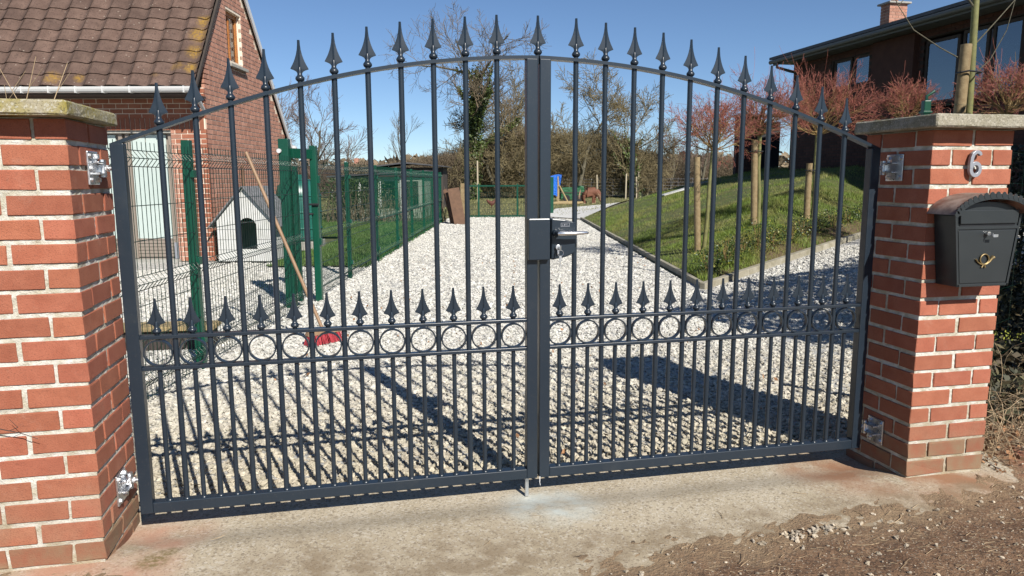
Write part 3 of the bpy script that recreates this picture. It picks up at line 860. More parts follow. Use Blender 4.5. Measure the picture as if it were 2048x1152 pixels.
def leaf(sign, label):
    hx = sign * 1.52
    t = thing('gate_leaf', (hx, 0, 0), 0, label, 'gate', 'two leaves of the driveway gate')
    o3 = (hx, 0, 0)
    bars = XB_L if sign < 0 else XB_R
    rings = XR_L if sign < 0 else XR_R
    tips = TIPS if sign < 0 else TIPS[::-1]
    inner = -0.004 if sign < 0 else 0.004
    xi0, xi1 = (inner - 0.044, inner) if sign < 0 else (inner, inner + 0.044)
    xh0, xh1 = (hx, hx + 0.044) if sign < 0 else (hx - 0.044, hx)
    P = MT['paint']
    # hinge post with sloped top
    za, zb = arch(xh0) + 0.006, arch(xh1) + 0.006
    v = [(xh0, -.02, ZB), (xh1, -.02, ZB), (xh1, .02, ZB), (xh0, .02, ZB), (xh0, -.02, min(za, zb)), (xh1, -.02, min(za, zb) + .002), (xh1, .02, min(za, zb) + .002), (xh0, .02, min(za, zb))]
    MB().hexa(v).build('hinge_post', P, t, bevel=.003, origin=o3)
    MB().box(xi0, xi1, -.02, .02, ZB, arch(0) - 0.006).build('meeting_post', P, t, bevel=.003, origin=o3)
    a, b = (xh1, xi0) if sign < 0 else (xi1, xh0)
    MB().box(a, b, -.0195, .0195, ZB, ZBT).build('bottom_rail', P, t, bevel=.003, origin=o3)
    MB().box(a, b, -.0165, .0165, ZL - .0065, ZL + .0065).build('middle_rail', P, t, bevel=.0015, origin=o3)
    MB().box(a, b, -.0165, .0165, ZU - .0065, ZU + .0065).build('middle_rail', P, t, bevel=.0015, origin=o3)
    # arched top rail, swept strip
    xs = np.linspace(hx + (.002 if sign < 0 else -.002), inner, 60)
    vs = []; fs = []
    for i, x in enumerate(xs):
        z = arch(x)
        sl = (arch(x + .01) - arch(x - .01)) / .02
        nx, nz = -sl / math.hypot(1, sl), 1 / math.hypot(1, sl)
        for (q, y) in ((-.0062, -.019), (-.0062, .019), (.0062, .019), (.0062, -.019)):
            vs.append((x + nx * q, y, z + nz * q))
    for i in range(len(xs) - 1):
        for j in range(4):
            j2 = (j + 1) % 4
            fs.append((i*4+j, i*4+j2, (i+1)*4+j2, (i+1)*4+j))
    fs += [(3, 2, 1, 0), tuple((len(xs)-1)*4 + k for k in range(4))]
    MB().add(vs, fs).build('top_rail', P, t, smooth=True, origin=o3)
    # long bars with spearheads
    for i, x in enumerate(bars):
        ztop = tips[i] - SPH
        link('bar', bar_mesh(ZBT - .002, arch(x)), t, (x - hx, 0, 0))
        MB().tube([(0, 0, arch(x)), (0, 0, ztop + .002)], .0088, 12).build('spearhead_stem', P, t, smooth=True).location = (x - hx, 0, 0)
        link('spearhead', SPEAR, t, (x - hx, 0, ztop), (0, 0, rng.uniform(-.04, .04)))
    sb = bar_mesh(ZBT - .002, ZL, .0086)
    st = MB().tube([(0, 0, ZU), (0, 0, ZU + .022)], .007, 10).mesh('spearhead_stem', P, smooth=True)
    for i, x in enumerate(rings):
        link('short_bar', sb, t, (x - hx, 0, 0))
        link('ring', RING, t, (x - hx, 0, ZR))
        link('spearhead_stem', st, t, (x - hx, 0, 0))
        link('spearhead', SPEAR, t, (x - hx, 0, ZU + .008), (0, 0, rng.uniform(-.04, .04)), (.97, 1, .90))
    # weld beads on the bottom rail
    wb = MB()
    for x in list(bars) + list(rings):
        wb.lathe([(.0135, 0), (.0125, .003), (.0105, .005)], 10, (x, 0, ZBT))
    wb.build('weld_beads', P, t, smooth=True, origin=o3, kind='stuff')
    return t
left_leaf = leaf(-1, 'left leaf of the dark grey wrought-iron gate, with the flat lock keep')
right_leaf = leaf(1, 'right leaf of the dark grey wrought-iron gate, with lock case and handle')
# centre spearhead, keep plate and drop bolt belong to the left leaf
link('spearhead', SPEAR, left_leaf, (1.52 + 0.0, 0, 1.893 - SPH))
MB().tube([(0, 0, 1.715), (0, 0, 1.762)], .0088, 12).build('spearhead_stem', MT['paint'], left_leaf, smooth=True).location = (1.52, 0, 0)
MB().box(-.047, .040, -.046, -.0205, .965, 1.128).build('lock_keep', MT['paint'], left_leaf, bevel=.004, origin=(-1.52, 0, 0))
MB().box(-.046, -.031, .0215, .0335, -.04, .42).build('drop_bolt', MT['zinc'], left_leaf, bevel=.002, origin=(-1.52, 0, 0))
MB().box(-.050, -.027, .0205, .0212, .10, .16).build('bolt_guide', MT['zinc'], left_leaf, origin=(-1.52, 0, 0))
# lock case on the right leaf
poly = [(.0485, .963), (.105, .972), (.148, .990), (.150, 1.090), (.140, 1.112), (.105, 1.122), (.0485, 1.128)]
lc = MB().prism(poly, -.032, .012).build('lock_case', MT['paint'], right_leaf, bevel=.005, origin=(1.52, 0, 0))
em = MB()
for (x0, x1, z0, z1) in [(.086, .122, 1.1075, 1.109), (.086, .122, 1.094, 1.0955), (.086, .0875, 1.0955, 1.1075), (.1205, .122, 1.0955, 1.1075), (.091, .0925, 1.098, 1.105), (.0925, .096, 1.098, 1.0995), (.099, .103, 1.098, 1.1045), (.106, .1075, 1.098, 1.105), (.1105, .112, 1.098, 1.105), (.1145, .118, 1.098, 1.0995)]:
    em.box(x0, x1, -.0335, -.031, z0, z1)
e = em.build('maker_relief', MT['alu'], lc, origin=(1.52, 0, 0))
hd = MB().tube([(.066, -.030, 1.070), (.066, -.044, 1.070)], [.0165, .0125], 16).tube([(.066, -.042, 1.070), (.066, -.066, 1.070), (.070, -.074, 1.0700)], [.0095, .0095, .010], 12)
hd.build('handle_rose', MT['paint'], right_leaf, smooth=True, origin=(1.52, 0, 0))
MB().tube([(.064, -.070, 1.0700), (.080, -.076, 1.0700), (.12, -.078, 1.0705), (.165, -.077, 1.0715), (.182, -.074, 1.0715), (.187, -.070, 1.0715)], [.0085, .0095, .0085, .0068, .0055, .003], 12).build('handle', MT['chrome'], right_leaf, smooth=True, origin=(1.52, 0, 0))
cyl = MB()
cyl.tube([(.073, -.030, 1.014), (.073, -.045, 1.014)], .0105, 18).box(.069, .077, -.045, -.030, .986, 1.010)
cyl.build('lock_cylinder', MT['zinc'], right_leaf, smooth=False, bevel=.001, origin=(1.52, 0, 0))
kt = thing('key', (.073, -.046, 1.014), 0, 'bunch of keys hanging from the lock cylinder of the gate', 'keys')
MB().box(-.001, .001, -.026, 0, -.003, .003).box(-.0012, .0012, -.034, -.022, -.010, .010).build('key_bow', MT['chrome'], kt)
n = 16
MB().tube([(0.0, -.030 + .002 * math.sin(a), -.016 + .013 * math.cos(a)) if False else (.012 * math.sin(a), -.030, -.020 + .012 * math.cos(a)) for a in np.linspace(0, 2 * math.pi, n)], .0011, 5, caps=False).build('key_ring', MT['chrome'], kt, smooth=True)
MB().box(-.006, .004, -.032, -.029, -.048, -.030).box(-.003, .001, -.0315, -.0295, -.073, -.047).build('hanging_key', MT['zinc'], kt)
# white cable tie end under the right leaf
MB().tube([(.006, -.021, .062), (.004, -.028, .050), (.002, -.034, .042), (.004, -.036, .030)], .0015, 5).build('cable_tie', MT['pvc'], right_leaf, origin=(1.52, 0, 0))

# hinges: bolted plate on the pillar, threaded eye to the post
def hinge(sign, z, label):
    x = sign * 1.569; yc = -.055
    pl_ = pill_l if sign < 0 else pill_r
    s = -sign
    t = MB().box(min(0, s * .007), max(0, s * .007), -.048, .048, -.056, .056).build('gate_hinge', MT['zinc'], pl_, bevel=.002)
    t.location = (x - pl_.location.x, yc - pl_.location.y, z)
    b = MB()
    for (dy, dz) in ((-.033, -.040), (.033, -.040), (-.033, .040), (.033, .040)):
        MB().tube([(s * .007, dy, dz), (s * .0145, dy, dz)], .0085, 6).build('bolt_head', MT['zinc'], t)
    MB().box(min(s*.007, s*.026), max(s*.007, s*.026), -.012, .052, -.022, -.016).box(min(s*.007, s*.026), max(s*.007, s*.026), -.012, .052, .016, .022).build('bracket', MT['zinc'], t, bevel=.001)
    MB().tube([(s * .018, .055, -.030), (s * .018, .055, .030)], .0105, 14).build('hinge_pin', MT['zinc'], t, smooth=True)
    MB().tube([(s * .018, .055, 0), (s * .052, .055, 0)], .0075, 12).tube([(s*.030, .055, 0), (s*.037, .055, 0)], .0125, 6).tube([(s*.008, .055, -.012), (s*.008, .055, .012)], .014, 12).build('eye_bolt', MT['zinc'], t, smooth=True)
hinge(-1, 1.322, 'galvanised hinge at the top of the left brick pillar, under the coping')
hinge(-1, .185, 'galvanised hinge at the foot of the left brick pillar')
hinge(1, 1.322, 'galvanised hinge plate on the shaded face of the right pillar, up by the coping')
hinge(1, .150, 'galvanised hinge plate low down on the shaded face of the right pillar')

# ================================================================== HOUSE NUMBER AND MAILBOX
def stroke(path, w_, y0, y1):
    """flat ribbon along a 2D path (x,z), constant width, extruded in y"""
    mb = MB(); n = len(path); L_ = []; R_ = []
    for i, p in enumerate(path):
        a = path[max(i-1, 0)]; b = path[min(i+1, n-1)]
        dx, dz = b[0]-a[0], b[1]-a[1]; ln = math.hypot(dx, dz) or 1
        nx, nz = -dz/ln, dx/ln
        ww = w_[i] if hasattr(w_, '__len__') else w_
        L_.append((p[0]+nx*ww/2, p[1]+nz*ww/2)); R_.append((p[0]-nx*ww/2, p[1]-nz*ww/2))
    vs = []
    for q in L_: vs += [(q[0], y0, q[1]), (q[0], y1, q[1])]
    k = len(vs)
    for q in R_: vs += [(q[0], y0, q[1]), (q[0], y1, q[1])]
    fs = []
    for i in range(n-1):
        a, b = 2*i, 2*(i+1)
        fs += [(a, b, k+b, k+a), (a+1, k+a+1, k+b+1, b+1), (a, a+1, b+1, b), (k+a, k+b, k+b+1, k+a+1)]
    fs += [(0, k, k+1, 1), (2*(n-1), 2*(n-1)+1, k+2*(n-1)+1, k+2*(n-1))]
    return mb.add(vs, fs)
# digit 6: bowl plus a left stem that curls over to the right at the top
path = []
for a in np.linspace(R(150), R(510), 30): path.append((.0215 * math.cos(a), -.026 + .024 * math.sin(a)))
tail = [(-.0215, -.024), (-.0225, -.004), (-.0205, .018), (-.015, .034), (-.004, .043), (.008, .0435), (.017, .038), (.021, .030)]
six = thing('house_number', (1.765, -.2515, 1.338), 0, 'grey metal house number 6 screwed to the right brick pillar', 'house number')
g6 = stroke(path, .0155, -.020, -.006)
t6 = stroke(tail, [.015, .0155, .0155, .0155, .015, .0145, .0135, .011], -.0205, -.0065)
g6.add(t6.v, t6.f)
g6.build('digit', MT['alu'], six, bevel=.0015)
MB().tube([(-.018, -.008, .02), (-.018, .002, .02)], .003, 8).tube([(.0, -.008, -.05), (.0, .002, -.05)], .003, 8).build('mounting_stud', MT['zinc'], six)

mbx = thing('mailbox', (1.757, -.25, .846), 0, 'black metal mailbox with arched scalloped roof on the right pillar', 'mailbox')
F = -.108
def hw(z): return .121 + (.156 - .121) * z / .275
body = MB()
outl = [(-hw(0), 0), (hw(0), 0), (hw(.285), .285)] + [(.150 * math.cos(a), .285 + .055 * math.sin(a)) for a in np.linspace(R(12), R(168), 9)] + [(-hw(.285), .285)]
body.prism(outl, F, -.002)
body.build('body', MT['mailbox'], mbx, bevel=.003)
# rim of the front
rm = MB()
def rail(a, b, w_): 
    rm.add(*(lambda s_: (s_.v, s_.f))(stroke([a, b], w_, F - .005, F + .002)))
rail((-hw(0) + .004, .0), (-hw(.29) + .004, .29), .010); rail((hw(0) - .004, .0), (hw(.29) - .004, .29), .010); rail((-hw(0), .005), (hw(0), .005), .010); rail((-hw(.25) + .01, .236), (hw(.25) - .01, .236), .012)
rm.build('front_rim', MT['mailbox'], mbx, bevel=.001)
dr = MB().prism([(-hw(.016) + .013, .014), (hw(.016) - .013, .014), (hw(.226) - .013, .226), (-hw(.226) + .013, .226)], F - .0035, F + .002).build('door', MT['mailbox'], mbx, bevel=.0015)
MB().prism([(-.134, .252), (.134, .252), (.139, .306), (-.139, .306)], F - .010, F + .001).build('letter_flap', MT['mailbox'], mbx, bevel=.002)
MB().box(-.130, .130, F - .002, F + .001, .243, .2505).build('slot_gap', MT['dark'], mbx)
# roof barrel
vs = []; fs = []; n = 22
for i, a in enumerate(np.linspace(R(8), R(172), n)):
    for (rr, yy) in ((.192, .0), (.192, F - .038), (.188, F - .038), (.188, .0)):
        vs.append((rr * math.cos(a), yy, .276 + rr * .50 * math.sin(a)))
for i in range(n - 1):
    for j in range(4):
        j2 = (j + 1) % 4
        fs.append((i*4+j, i*4+j2, (i+1)*4+j2, (i+1)*4+j))
fs += [(0, 1, 2, 3), tuple((n-1)*4 + k for k in (3, 2, 1, 0))]
MB().add(vs, fs).build('roof', MT['mailroof'], mbx, smooth=True)
scp = MB()
for a in np.linspace(R(12), R(168), 19):
    c = (.186 * math.cos(a), .276 + .186 * .5 * math.sin(a))
    scp.prism([(c[0] + .0105 * math.cos(t), c[1] - .003 + .0135 * math.sin(t)) for t in np.linspace(0, 2 * math.pi, 9)[:-1]], F - .0395, F - .0365)
scp.build('scalloped_edge', MT['mailbox'], mbx)
MB().prism([(.186 * math.cos(a), .276 + .186 * .5 * math.sin(a)) for a in np.linspace(R(8), R(172), 16)] + [(.168 * math.cos(a), .276 + .168 * .44 * math.sin(a)) for a in np.linspace(R(172), R(8), 16)], F - .0385, F - .0368).build('roof_lip', MT['mailbox'], mbx)
MB().tube([(-.005, F - .003, .213), (-.005, F - .018, .213)], .0085, 14).build('lock', MT['chrome'], mbx, smooth=True)
MB().box(-.006, -.004, F - .036, F - .018, .204, .216).box(.0, .022, F - .034, F - .032, .200, .211).build('lock_key', MT['zinc'], mbx)
# post horn emblem
hn = MB()
hn.tube([(.0 + .024 * math.cos(a) - .008, F - .008, .112 + .024 * math.sin(a)) for a in np.linspace(R(-100), R(290), 26)], .0034, 7)
hn.tube([(-.052, F - .008, .108), (-.044, F - .008, .099), (-.030, F - .008, .090), (-.012, F - .008, .0865), (.006, F - .008, .089), (.020, F - .008, .099), (.030, F - .008, .113), (.042, F - .008, .122)], [.0042, .0028, .003, .0034, .004, .005, .0068, .0095], 8)
hn.tube([(-.012, F - .008, .086), (-.020, F - .008, .072)], [.0028, .0040], 6).tube([(-.006, F - .008, .086), (.0, F - .008, .072)], [.0028, .0040], 6)
hn.tube([(-.055, F - .008, .114), (-.050, F - .008, .104)], .004, 6)
hn.v = [(a * .84, b, .100 + (c - .100) * .84) for a, b, c in hn.v]
hn.build('post_horn', MT['brass'], mbx, smooth=True)

# ================================================================== GREEN MESH FENCE ALONG THE DRIVE
def fold_profile(h=1.50):
    pts = [(0.03, 0), (0.10, 0), (0.135, .032), (0.17, 0), (0.66, 0), (0.70, .034), (0.74, 0), (h - .14, 0), (h - .095, .036), (h - .05, 0), (h, 0)]
    return pts
def mesh_panel(length, rot_note=None, h=1.50, step=0.05, r=0.0026, hr=0.003, zoff=0.0):
    prof = fold_profile(h)
    P0 = []; P1 = []; R0 = []
    for s in np.arange(0.0, length + 1e-6, step):
        for a, b in zip(prof[:-1], prof[1:]):
            P0.append((a[1], s, a[0] + zoff)); P1.append((b[1], s, b[0] + zoff)); R0.append(r)
    for z, off in [(0.03, 0), (.10, 0), (.135, .032), (.17, 0), (.37, 0), (.57, 0), (.66, 0), (.70, .034), (.74, 0), (.94, 0), (1.14, 0), (h - .14, 0), (h - .095, .036), (h - .05, 0)]:
        P0.append((off + .004, 0, z + zoff)); P1.append((off + .004, length, z + zoff)); R0.append(hr)
    return segs_np(P0, P1, R0, R0, 3)

LF = -2.12
def fence_post(t, y, h, w_=0.05, name='post', x=0.0, clip=True):
    MB().box(x - w_/2 - .03, x + w_/2 - .03, y - w_/2, y + w_/2, -.05, h).build(name, MT['green'], t, bevel=.004)
    if clip:
        for z in (.18, .72, 1.30):
            MB().box(x - .01, x + .018, y - .035, y + .035, z, z + .05).build('clip', MT['green'], t, bevel=.003)

fa = thing('mesh_fence', V(LF, 2.55, 0), -YAW, 'green welded mesh fence running back from the left pillar to the pedestrian gate posts', 'fence', 'green welded mesh fences')
v, f = mesh_panel(2.27); o = np_mesh('mesh_panel', v, f, MT['wire'], fa)
v, f = mesh_panel(2.36); o = np_mesh('mesh_panel', v, f, MT['wire'], fa); o.location = (0, 2.33, .01)
fence_post(fa, 2.30, 1.545, .055)
# gate portal between the two fences
pt = thing('pedestrian_gate', V(-2.20, 7.40, 0), -YAW, 'narrow green steel gate frame between two thick posts in the mesh fence', 'gate')
MB().box(-.115, -.015, -.14, -.05, -.05, 1.69).build('gate_post', MT['green'], pt, bevel=.006)
MB().box(.000, .045, -.10, -.055, .05, 1.42).build('gate_stile', MT['green'], pt, bevel=.004)
MB().box(.085, .155, .24, .32, -.05, 1.64).build('gate_post', MT['green'], pt, bevel=.008)
MB().hexa([(-.03, -.05, 1.50), (.01, -.06, 1.50), (.12, .24, 1.50), (.085, .25, 1.50), (-.03, -.05, 1.60), (.01, -.06, 1.60), (.12, .24, 1.60), (.085, .25, 1.60)]).build('crossbar', MT['green'], pt, bevel=.004)
MB().tube([(-.1, -.145, 1.57), (-.1, -.17, 1.57)], .022, 12).build('light_dome', MT['pvc'], pt, smooth=True)
MB().box(.07, .165, .215, .24, 1.02, 1.04).tube([(.10, .235, .93), (.10, .19, .93), (.05, .19, .93)], .011, 8).build('latch', MT['dark'], pt, bevel=.002)
MB().box(.15, .175, .25, .31, 1.25, 1.33).box(.15, .175, .25, .31, .60, .67).build('clamp', MT['green'], pt, bevel=.003)
P0 = []; P1 = []
for k in range(8):
    u = k / 7; x_, y_ = -.02 + .11 * u, -.05 + .29 * u
    P0.append((x_, y_, .06)); P1.append((x_, y_, 1.48))
for z in np.arange(.08, 1.5, .2):
    P0.append((-.02, -.05, z)); P1.append((.09, .24, z))
v, f = segs_np(P0, P1, [.0026] * len(P0), [.0026] * len(P0), 3)
np_mesh('gate_mesh', v, f, MT['wire'], pt)

fb = thing('mesh_fence', V(LF, 7.75, 0), -YAW, 'long green welded mesh fence between the driveway and the side lawn', 'fence', 'green welded mesh fences')
posts = [9.50, 11.47, 13.55, 15.6, 17.7, 19.8, 21.95]
prev = 7.80
for i, d in enumerate(posts):
    v, f = mesh_panel(d - prev - .04, r=.0024, hr=.0034)
    o = np_mesh('mesh_panel', v, f, MT['wire'] if i < 2 else MT['wire_bright'], fb); o.location = (0, prev - 7.75 + .02, 0)
    fence_post(fb, d - 7.75, 1.515, .05, clip=(i < 3))
    prev = d
# fence turning left across the yard at the gate, and the far cross fence
fc = thing('cross_fence', V(-1.80, 25.3, 0), -YAW, 'low green mesh fence crossing the far end of the driveway', 'fence')
P0 = []; P1 = []; RR = []
for s in np.arange(0, 2.85, .06): P0.append((s, 0, .03)); P1.append((s, 0, 1.08)); RR.append(.0035)
for z in np.arange(.05, 1.1, .2): P0.append((0, 0, z)); P1.append((2.85, 0, z)); RR.append(.0045)
v, f = segs_np(P0, P1, RR, RR, 3); np_mesh('mesh_panel', v, f, MT['wire'], fc)
for x in (0.05, .65, 2.0, 2.82): MB().box(x - .03, x + .03, -.03, .03, -.03, 1.14).build('post', MT['green'], fc, bevel=.006)
MB().box(0, 2.85, -.015, .015, 1.05, 1.10).build('top_rail', MT['green'], fc)
MB().box(0, 2.85, -.015, .015, .0, .05).build('bottom_rail', MT['green'], fc)
gp = MB().box(-.06, .06, -.06, .06, -.05, 1.38).build('green_post', MT['green'], None, bevel=.01)
gp.location = V(1.52, 27.4, 0); gp.rotation_euler = (0, 0, -YAW)
tag(gp, 'single thick green post in front of the blue tarpaulin', 'post')

# timber sleeper behind the fence by the left pillar
sl = thing('timber_beam', V(-2.30, 5.50, -.01), -YAW + .12, 'timber beam, darker below a pale top board, behind the mesh fence', 'timber beam')
MB().box(-1.5, -.03, -.07, .12, 0, .155).build('beam', MT['darkwood'], sl, bevel=.008)  # beam body in a darker tone than the board on top
MB().box(-1.5, 0, -.10, .14, .157, .192).build('top_board', MT['sleeper'], sl, bevel=.005)

# broom leaning against the fence
br = thing('broom', V(-1.50, 5.60, 0), 0, 'red yard broom leaning with its wooden handle on the mesh fence', 'broom')
bx, by, _ = V(-1.50, 5.60, 0); tx, ty, tz = V(-2.075, 5.72, 1.50)
hv = Vector((tx - bx, ty - by, tz - .10))
MB().tube([(0, 0, .10), tuple(Vector((0, 0, .10)) + hv)], .0135, 12).build('handle', MT['handle_wood'], br, smooth=True)
ax = Vector((.80, .55, 0)).normalized(); ay = Vector((-.55, .80, 0)).normalized()
hb = MB()
def rot(p): return (ax * p[0] + ay * p[1] + Vector((0, 0, p[2])))
hb.hexa([rot(p) for p in [(-.15, -.03, .075), (.15, -.03, .075), (.15, .03, .075), (-.15, .03, .075), (-.14, -.022, .115), (.14, -.022, .115), (.14, .022, .115), (-.14, .022, .115)]])
hb.build('head', MT['handle_wood'], br, bevel=.004)
sg = []
for i in range(420):
    u, w2 = rng.uniform(-.145, .145), rng.uniform(-.026, .026)
    a = rot((u, w2, .08)); b = rot((u * 1.12 + rng.uniform(-.004, .004), w2 * 2.2 - .012 + rng.uniform(-.006, .006), .004))
    sg.append((a, b, .0024, .002))
o = twig_obj('bristles', sg, MT['broom_red'], br)

# ================================================================== KERBS
def kerb_line(t, pts_fn, n, L_, zf):
    pass
kt_ = thing('kerb_edging', V(2.26, 8.4, 0), -YAW, 'pale concrete edging stones bordering the sloping lawn', 'kerb')
def kstone(p, q, h0, h1, th=.06, ht=.10):
    d = Vector((q[0]-p[0], q[1]-p[1], 0)); d.normalize(); nrm = Vector((-d.y, d.x, 0)) * th / 2
    g_ = d * .003
    a = Vector((p[0], p[1], 0)) + g_; b = Vector((q[0], q[1], 0)) - g_
    c = [(a - nrm), (b - nrm), (b + nrm), (a + nrm)]
    zs = [h0, h1, h1, h0]
    return MB().hexa([(c[i].x, c[i].y, zs[i] - .06) for i in range(4)] + [(c[i].x, c[i].y, zs[i] + ht - .035) for i in range(4)]).build('edging_stone', MT['kerb'], kt_, bevel=.006)
for i in range(15):
    d0, d1 = i * 1.0 + .03, (i + 1) * 1.0 + .03
    w_ = rng.uniform(-.006, .006)
    kstone((w_, d0), (w_ + rng.uniform(-.006, .006), d1), float(H(2.26, 8.4 + d0)), float(H(2.26, 8.4 + d1)))
for i in range(12):
    s0, s1 = i * 1.0 - .03, (i + 1) * 1.0 - .03
    p = (.744 * s0, .668 * s0); q = (.744 * s1, .668 * s1)
    kstone(p, q, float(H(2.26 + p[0], 8.4 + p[1])) + .004, float(H(2.26 + q[0], 8.4 + q[1])) + .004, th=.075)

# ================================================================== GRASS
def blades(name, l, d, z, m, h0, h1, label, seed, lean=.5, w_=.006, hs_=None):
    r = np.random.RandomState(seed); N = len(l)
    X, Y, Z = LW(l, d, z)
    h = r.uniform(h0, h1, N) * (1 if hs_ is None else hs_); a = r.uniform(0, 6.283, N); ln = r.uniform(0, lean, N)
    dx, dy = np.cos(a), np.sin(a); b = r.uniform(0, 6.283, N); wx, wy = np.cos(b) * w_ / 2, np.sin(b) * w_ / 2
    p0 = np.stack([X - wx, Y - wy, Z - .004], 1); p1 = np.stack([X + wx, Y + wy, Z - .004], 1)
    p2 = np.stack([X + dx * h * ln, Y + dy * h * ln, Z + h], 1)
    v = np.stack([p0, p1, p2], 1).reshape(-1, 3); F_ = np.arange(N * 3).reshape(N, 3)
    o = np_mesh(name, v, F_, m, None, 'stuff')
    tag(o, label, 'grass')
    return o
def sample_bank(N, dmax):
    l = NR.uniform(2.32, 14, N); d = NR.uniform(8.4, dmax, N)
    k = (d > 8.52 + (l - 2.30) * 0.898) & (l < .72 * d + .5) & (d < 23.8)
    return l[k], d[k]
l1, d1 = sample_bank(360000, 15); l2, d2 = sample_bank(230000, 24)
l = np.concatenate([l1, l2]); d = np.concatenate([d1, d2])
dn = fbm(l * 1.3, d * 1.3, 21)
k = NR.rand(len(l)) < (0.35 + 1.3 * np.clip(dn - .25, 0, 1)); l, d, dn = l[k], d[k], dn[k]
hh = 0.028 + 0.045 * np.clip((dn - .35) * 2, 0, 1)
o = blades('lawn_grass', l, d, H(l, d) + .02, MT['grass'], .025, .075, 'bright green lawn grass on the bank right of the driveway', 1, .8, .008, .55 + 1.5 * np.clip((dn - .38) * 3, 0, 1) * fbm(l * 4, d * 4, 31) * 1.6)
N = 110000
l = NR.uniform(-9, -2.2, N); d = NR.uniform(10.8, 23, N); k = (l > -.7 * d - .5) & ((l > -3.72) | (d > 16.5)); l, d = l[k], d[k]
blades('side_lawn_grass', l, d, 0 * l + .006, MT['grass_dark'], .03, .08, 'mown green grass of the side lawn behind the mesh fence', 2, .8, .012)
N = 30000
l = NR.uniform(-14, 12, N); d = NR.uniform(25.5, 55, N)
blades('field_grass', l, d, H(l, d) + 0 * l, MT['dry'], .03, .10, 'short dry tufts of grass across the far paddock', 3, .8, .03)
# grass and weeds growing along gravel edges
N = 5000
s = NR.rand(N); l = -2.25 + NR.normal(0, .05, N); d = 10.6 + s * 12
blades('edge_weeds', l, d, 0 * l, MT['grass_dark'], .04, .14, 'longer weeds along the foot of the mesh fence', 4, .9, .012)

# mulch strip and low hedge along the kerb
def f_mulch(a, s):
    l = 2.30 + .744 * s - .668 * a; d = 8.44 + .668 * s + .744 * a
    return LW(l, d, H(l, d) + .028)
grid_sheet('mulch_bed', np.linspace(.03, .45, 5), np.linspace(.5, 9, 40), f_mulch, MT['mulch'])

def shrub(name, s, a, h, r_, label, seed, yellow=.2, group='low box shrubs along the edging'):
    l = 2.30 + .744 * s - .668 * a; d = 8.44 + .668 * s + .744 * a
    h *= .82; yellow *= .75
    t = thing(name, V(l, d, float(H(l, d))), -YAW, label, 'shrub', group)
    r = np.random.RandomState(seed)
    N = int(700 * (h / .4))
    u = r.normal(size=(N, 3)); u /= np.linalg.norm(u, axis=1, keepdims=True)
    rad = (.35 + .65 * r.rand(N)) ** .5
    lump = 1 + .35 * np.sin(u[:, 0] * 5 + seed) * np.cos(u[:, 1] * 4 + seed * 2) + .15 * r.rand(N)
    C = np.stack([u[:, 0] * r_ * rad * lump, u[:, 1] * r_ * rad * lump, h * .5 + u[:, 2] * h * .55 * rad * lump], 1)
    C[:, 2] = np.maximum(C[:, 2], .02)
    q = r.rand(N) < yellow
    v, f = leaves_np(C[~q], .028, seed=seed); np_mesh('foliage', v, f, MT['hedge'], t)
    v, f = leaves_np(C[q] * [1.05, 1.05, 1.05], .028, seed=seed + 1); np_mesh('young_leaves', v, f, MT['hedge_y'], t)
    sg = []
    for i in range(14):
        a_ = r.uniform(0, 6.28); b = Vector((math.cos(a_) * r_ * .7 * r.rand(), math.sin(a_) * r_ * .7 * r.rand(), h * r.uniform(.6, 1)))
        sg.append((Vector((0, 0, 0)), b, .005, .002))
    twig_obj('stems', sg, MT['olivetwig'], t)
ORD = ['first', 'second', 'third', 'fourth', 'fifth', 'sixth', 'seventh', 'eighth', 'ninth', 'tenth', 'eleventh']
spec = [(.55, .32, .42, .20, .30), (.95, .34, .46, .23, .35), (1.4, .40, .36, .20, .15), (1.85, .38, .50, .24, .45), (2.3, .42, .34, .18, .15), (2.7, .36, .38, .22, .25), (3.2, .42, .36, .22, .3), (3.7, .40, .32, .2, .15), (4.2, .42, .38, .23, .2), (4.8, .44, .32, .2, .2), (5.3, .40, .36, .22, .25)]
for i, (s, a, h, r_, yl) in enumerate(spec):
    shrub('box_shrub', s, a, h, r_, ORD[i] + ' leafy box shrub of the low row, counted from the lawn corner', 50 + i, yl)

# ================================================================== TREES
CURV0 = None
def grow(segs, p, dirv, length, r, lev, maxlev, rg, kids=(3, 5), curve=.25, up=.1, spread=.9, shrink=.62, rs=.6, n=4, start=.25, tipr=.35):
    pts = [Vector(p)]; d = Vector(dirv).normalized(); st = length / n
    cv = curve if (lev > 0 or CURV0 is None) else CURV0
    rad = [r]
    for i in range(n):
        d = (d + Vector((rg.gauss(0, 1), rg.gauss(0, 1), rg.gauss(0, 1))) * cv / math.sqrt(n) + Vector((0, 0, up / n))).normalized()
        pts.append(pts[-1] + d * st)
        rad.append(r * (1 - (1 - tipr) * (i + 1) / n))
    for i in range(n):
        segs.append((pts[i], pts[i+1], rad[i], rad[i+1], lev))
    if lev >= maxlev: return
    nk = rg.randint(*kids)
    for k in range(nk):
        u = start + (1 - start) * (k + rg.random()) / nk
        u = min(u, .999); i = int(u * n); fr = u * n - i
        q = pts[i].lerp(pts[i+1], fr); rr = rad[i] * (1 - fr) + rad[i+1] * fr
        dd = (pts[i+1] - pts[i]).normalized()
        o = dd.orthogonal().normalized(); o.rotate(Matrix.Rotation(rg.uniform(0, 6.283), 3, dd))
        ang = spread * rg.uniform(.6, 1.15)
        nd = dd * math.cos(ang) + o * math.sin(ang)
        grow(segs, q, nd, length * shrink * rg.uniform(.75, 1.2) * (1.1 - .3 * u), rr * rs, lev + 1, maxlev, rg, kids, curve, up, spread, shrink, rs, n if lev < 2 else max(2, n - 1), start, tipr)

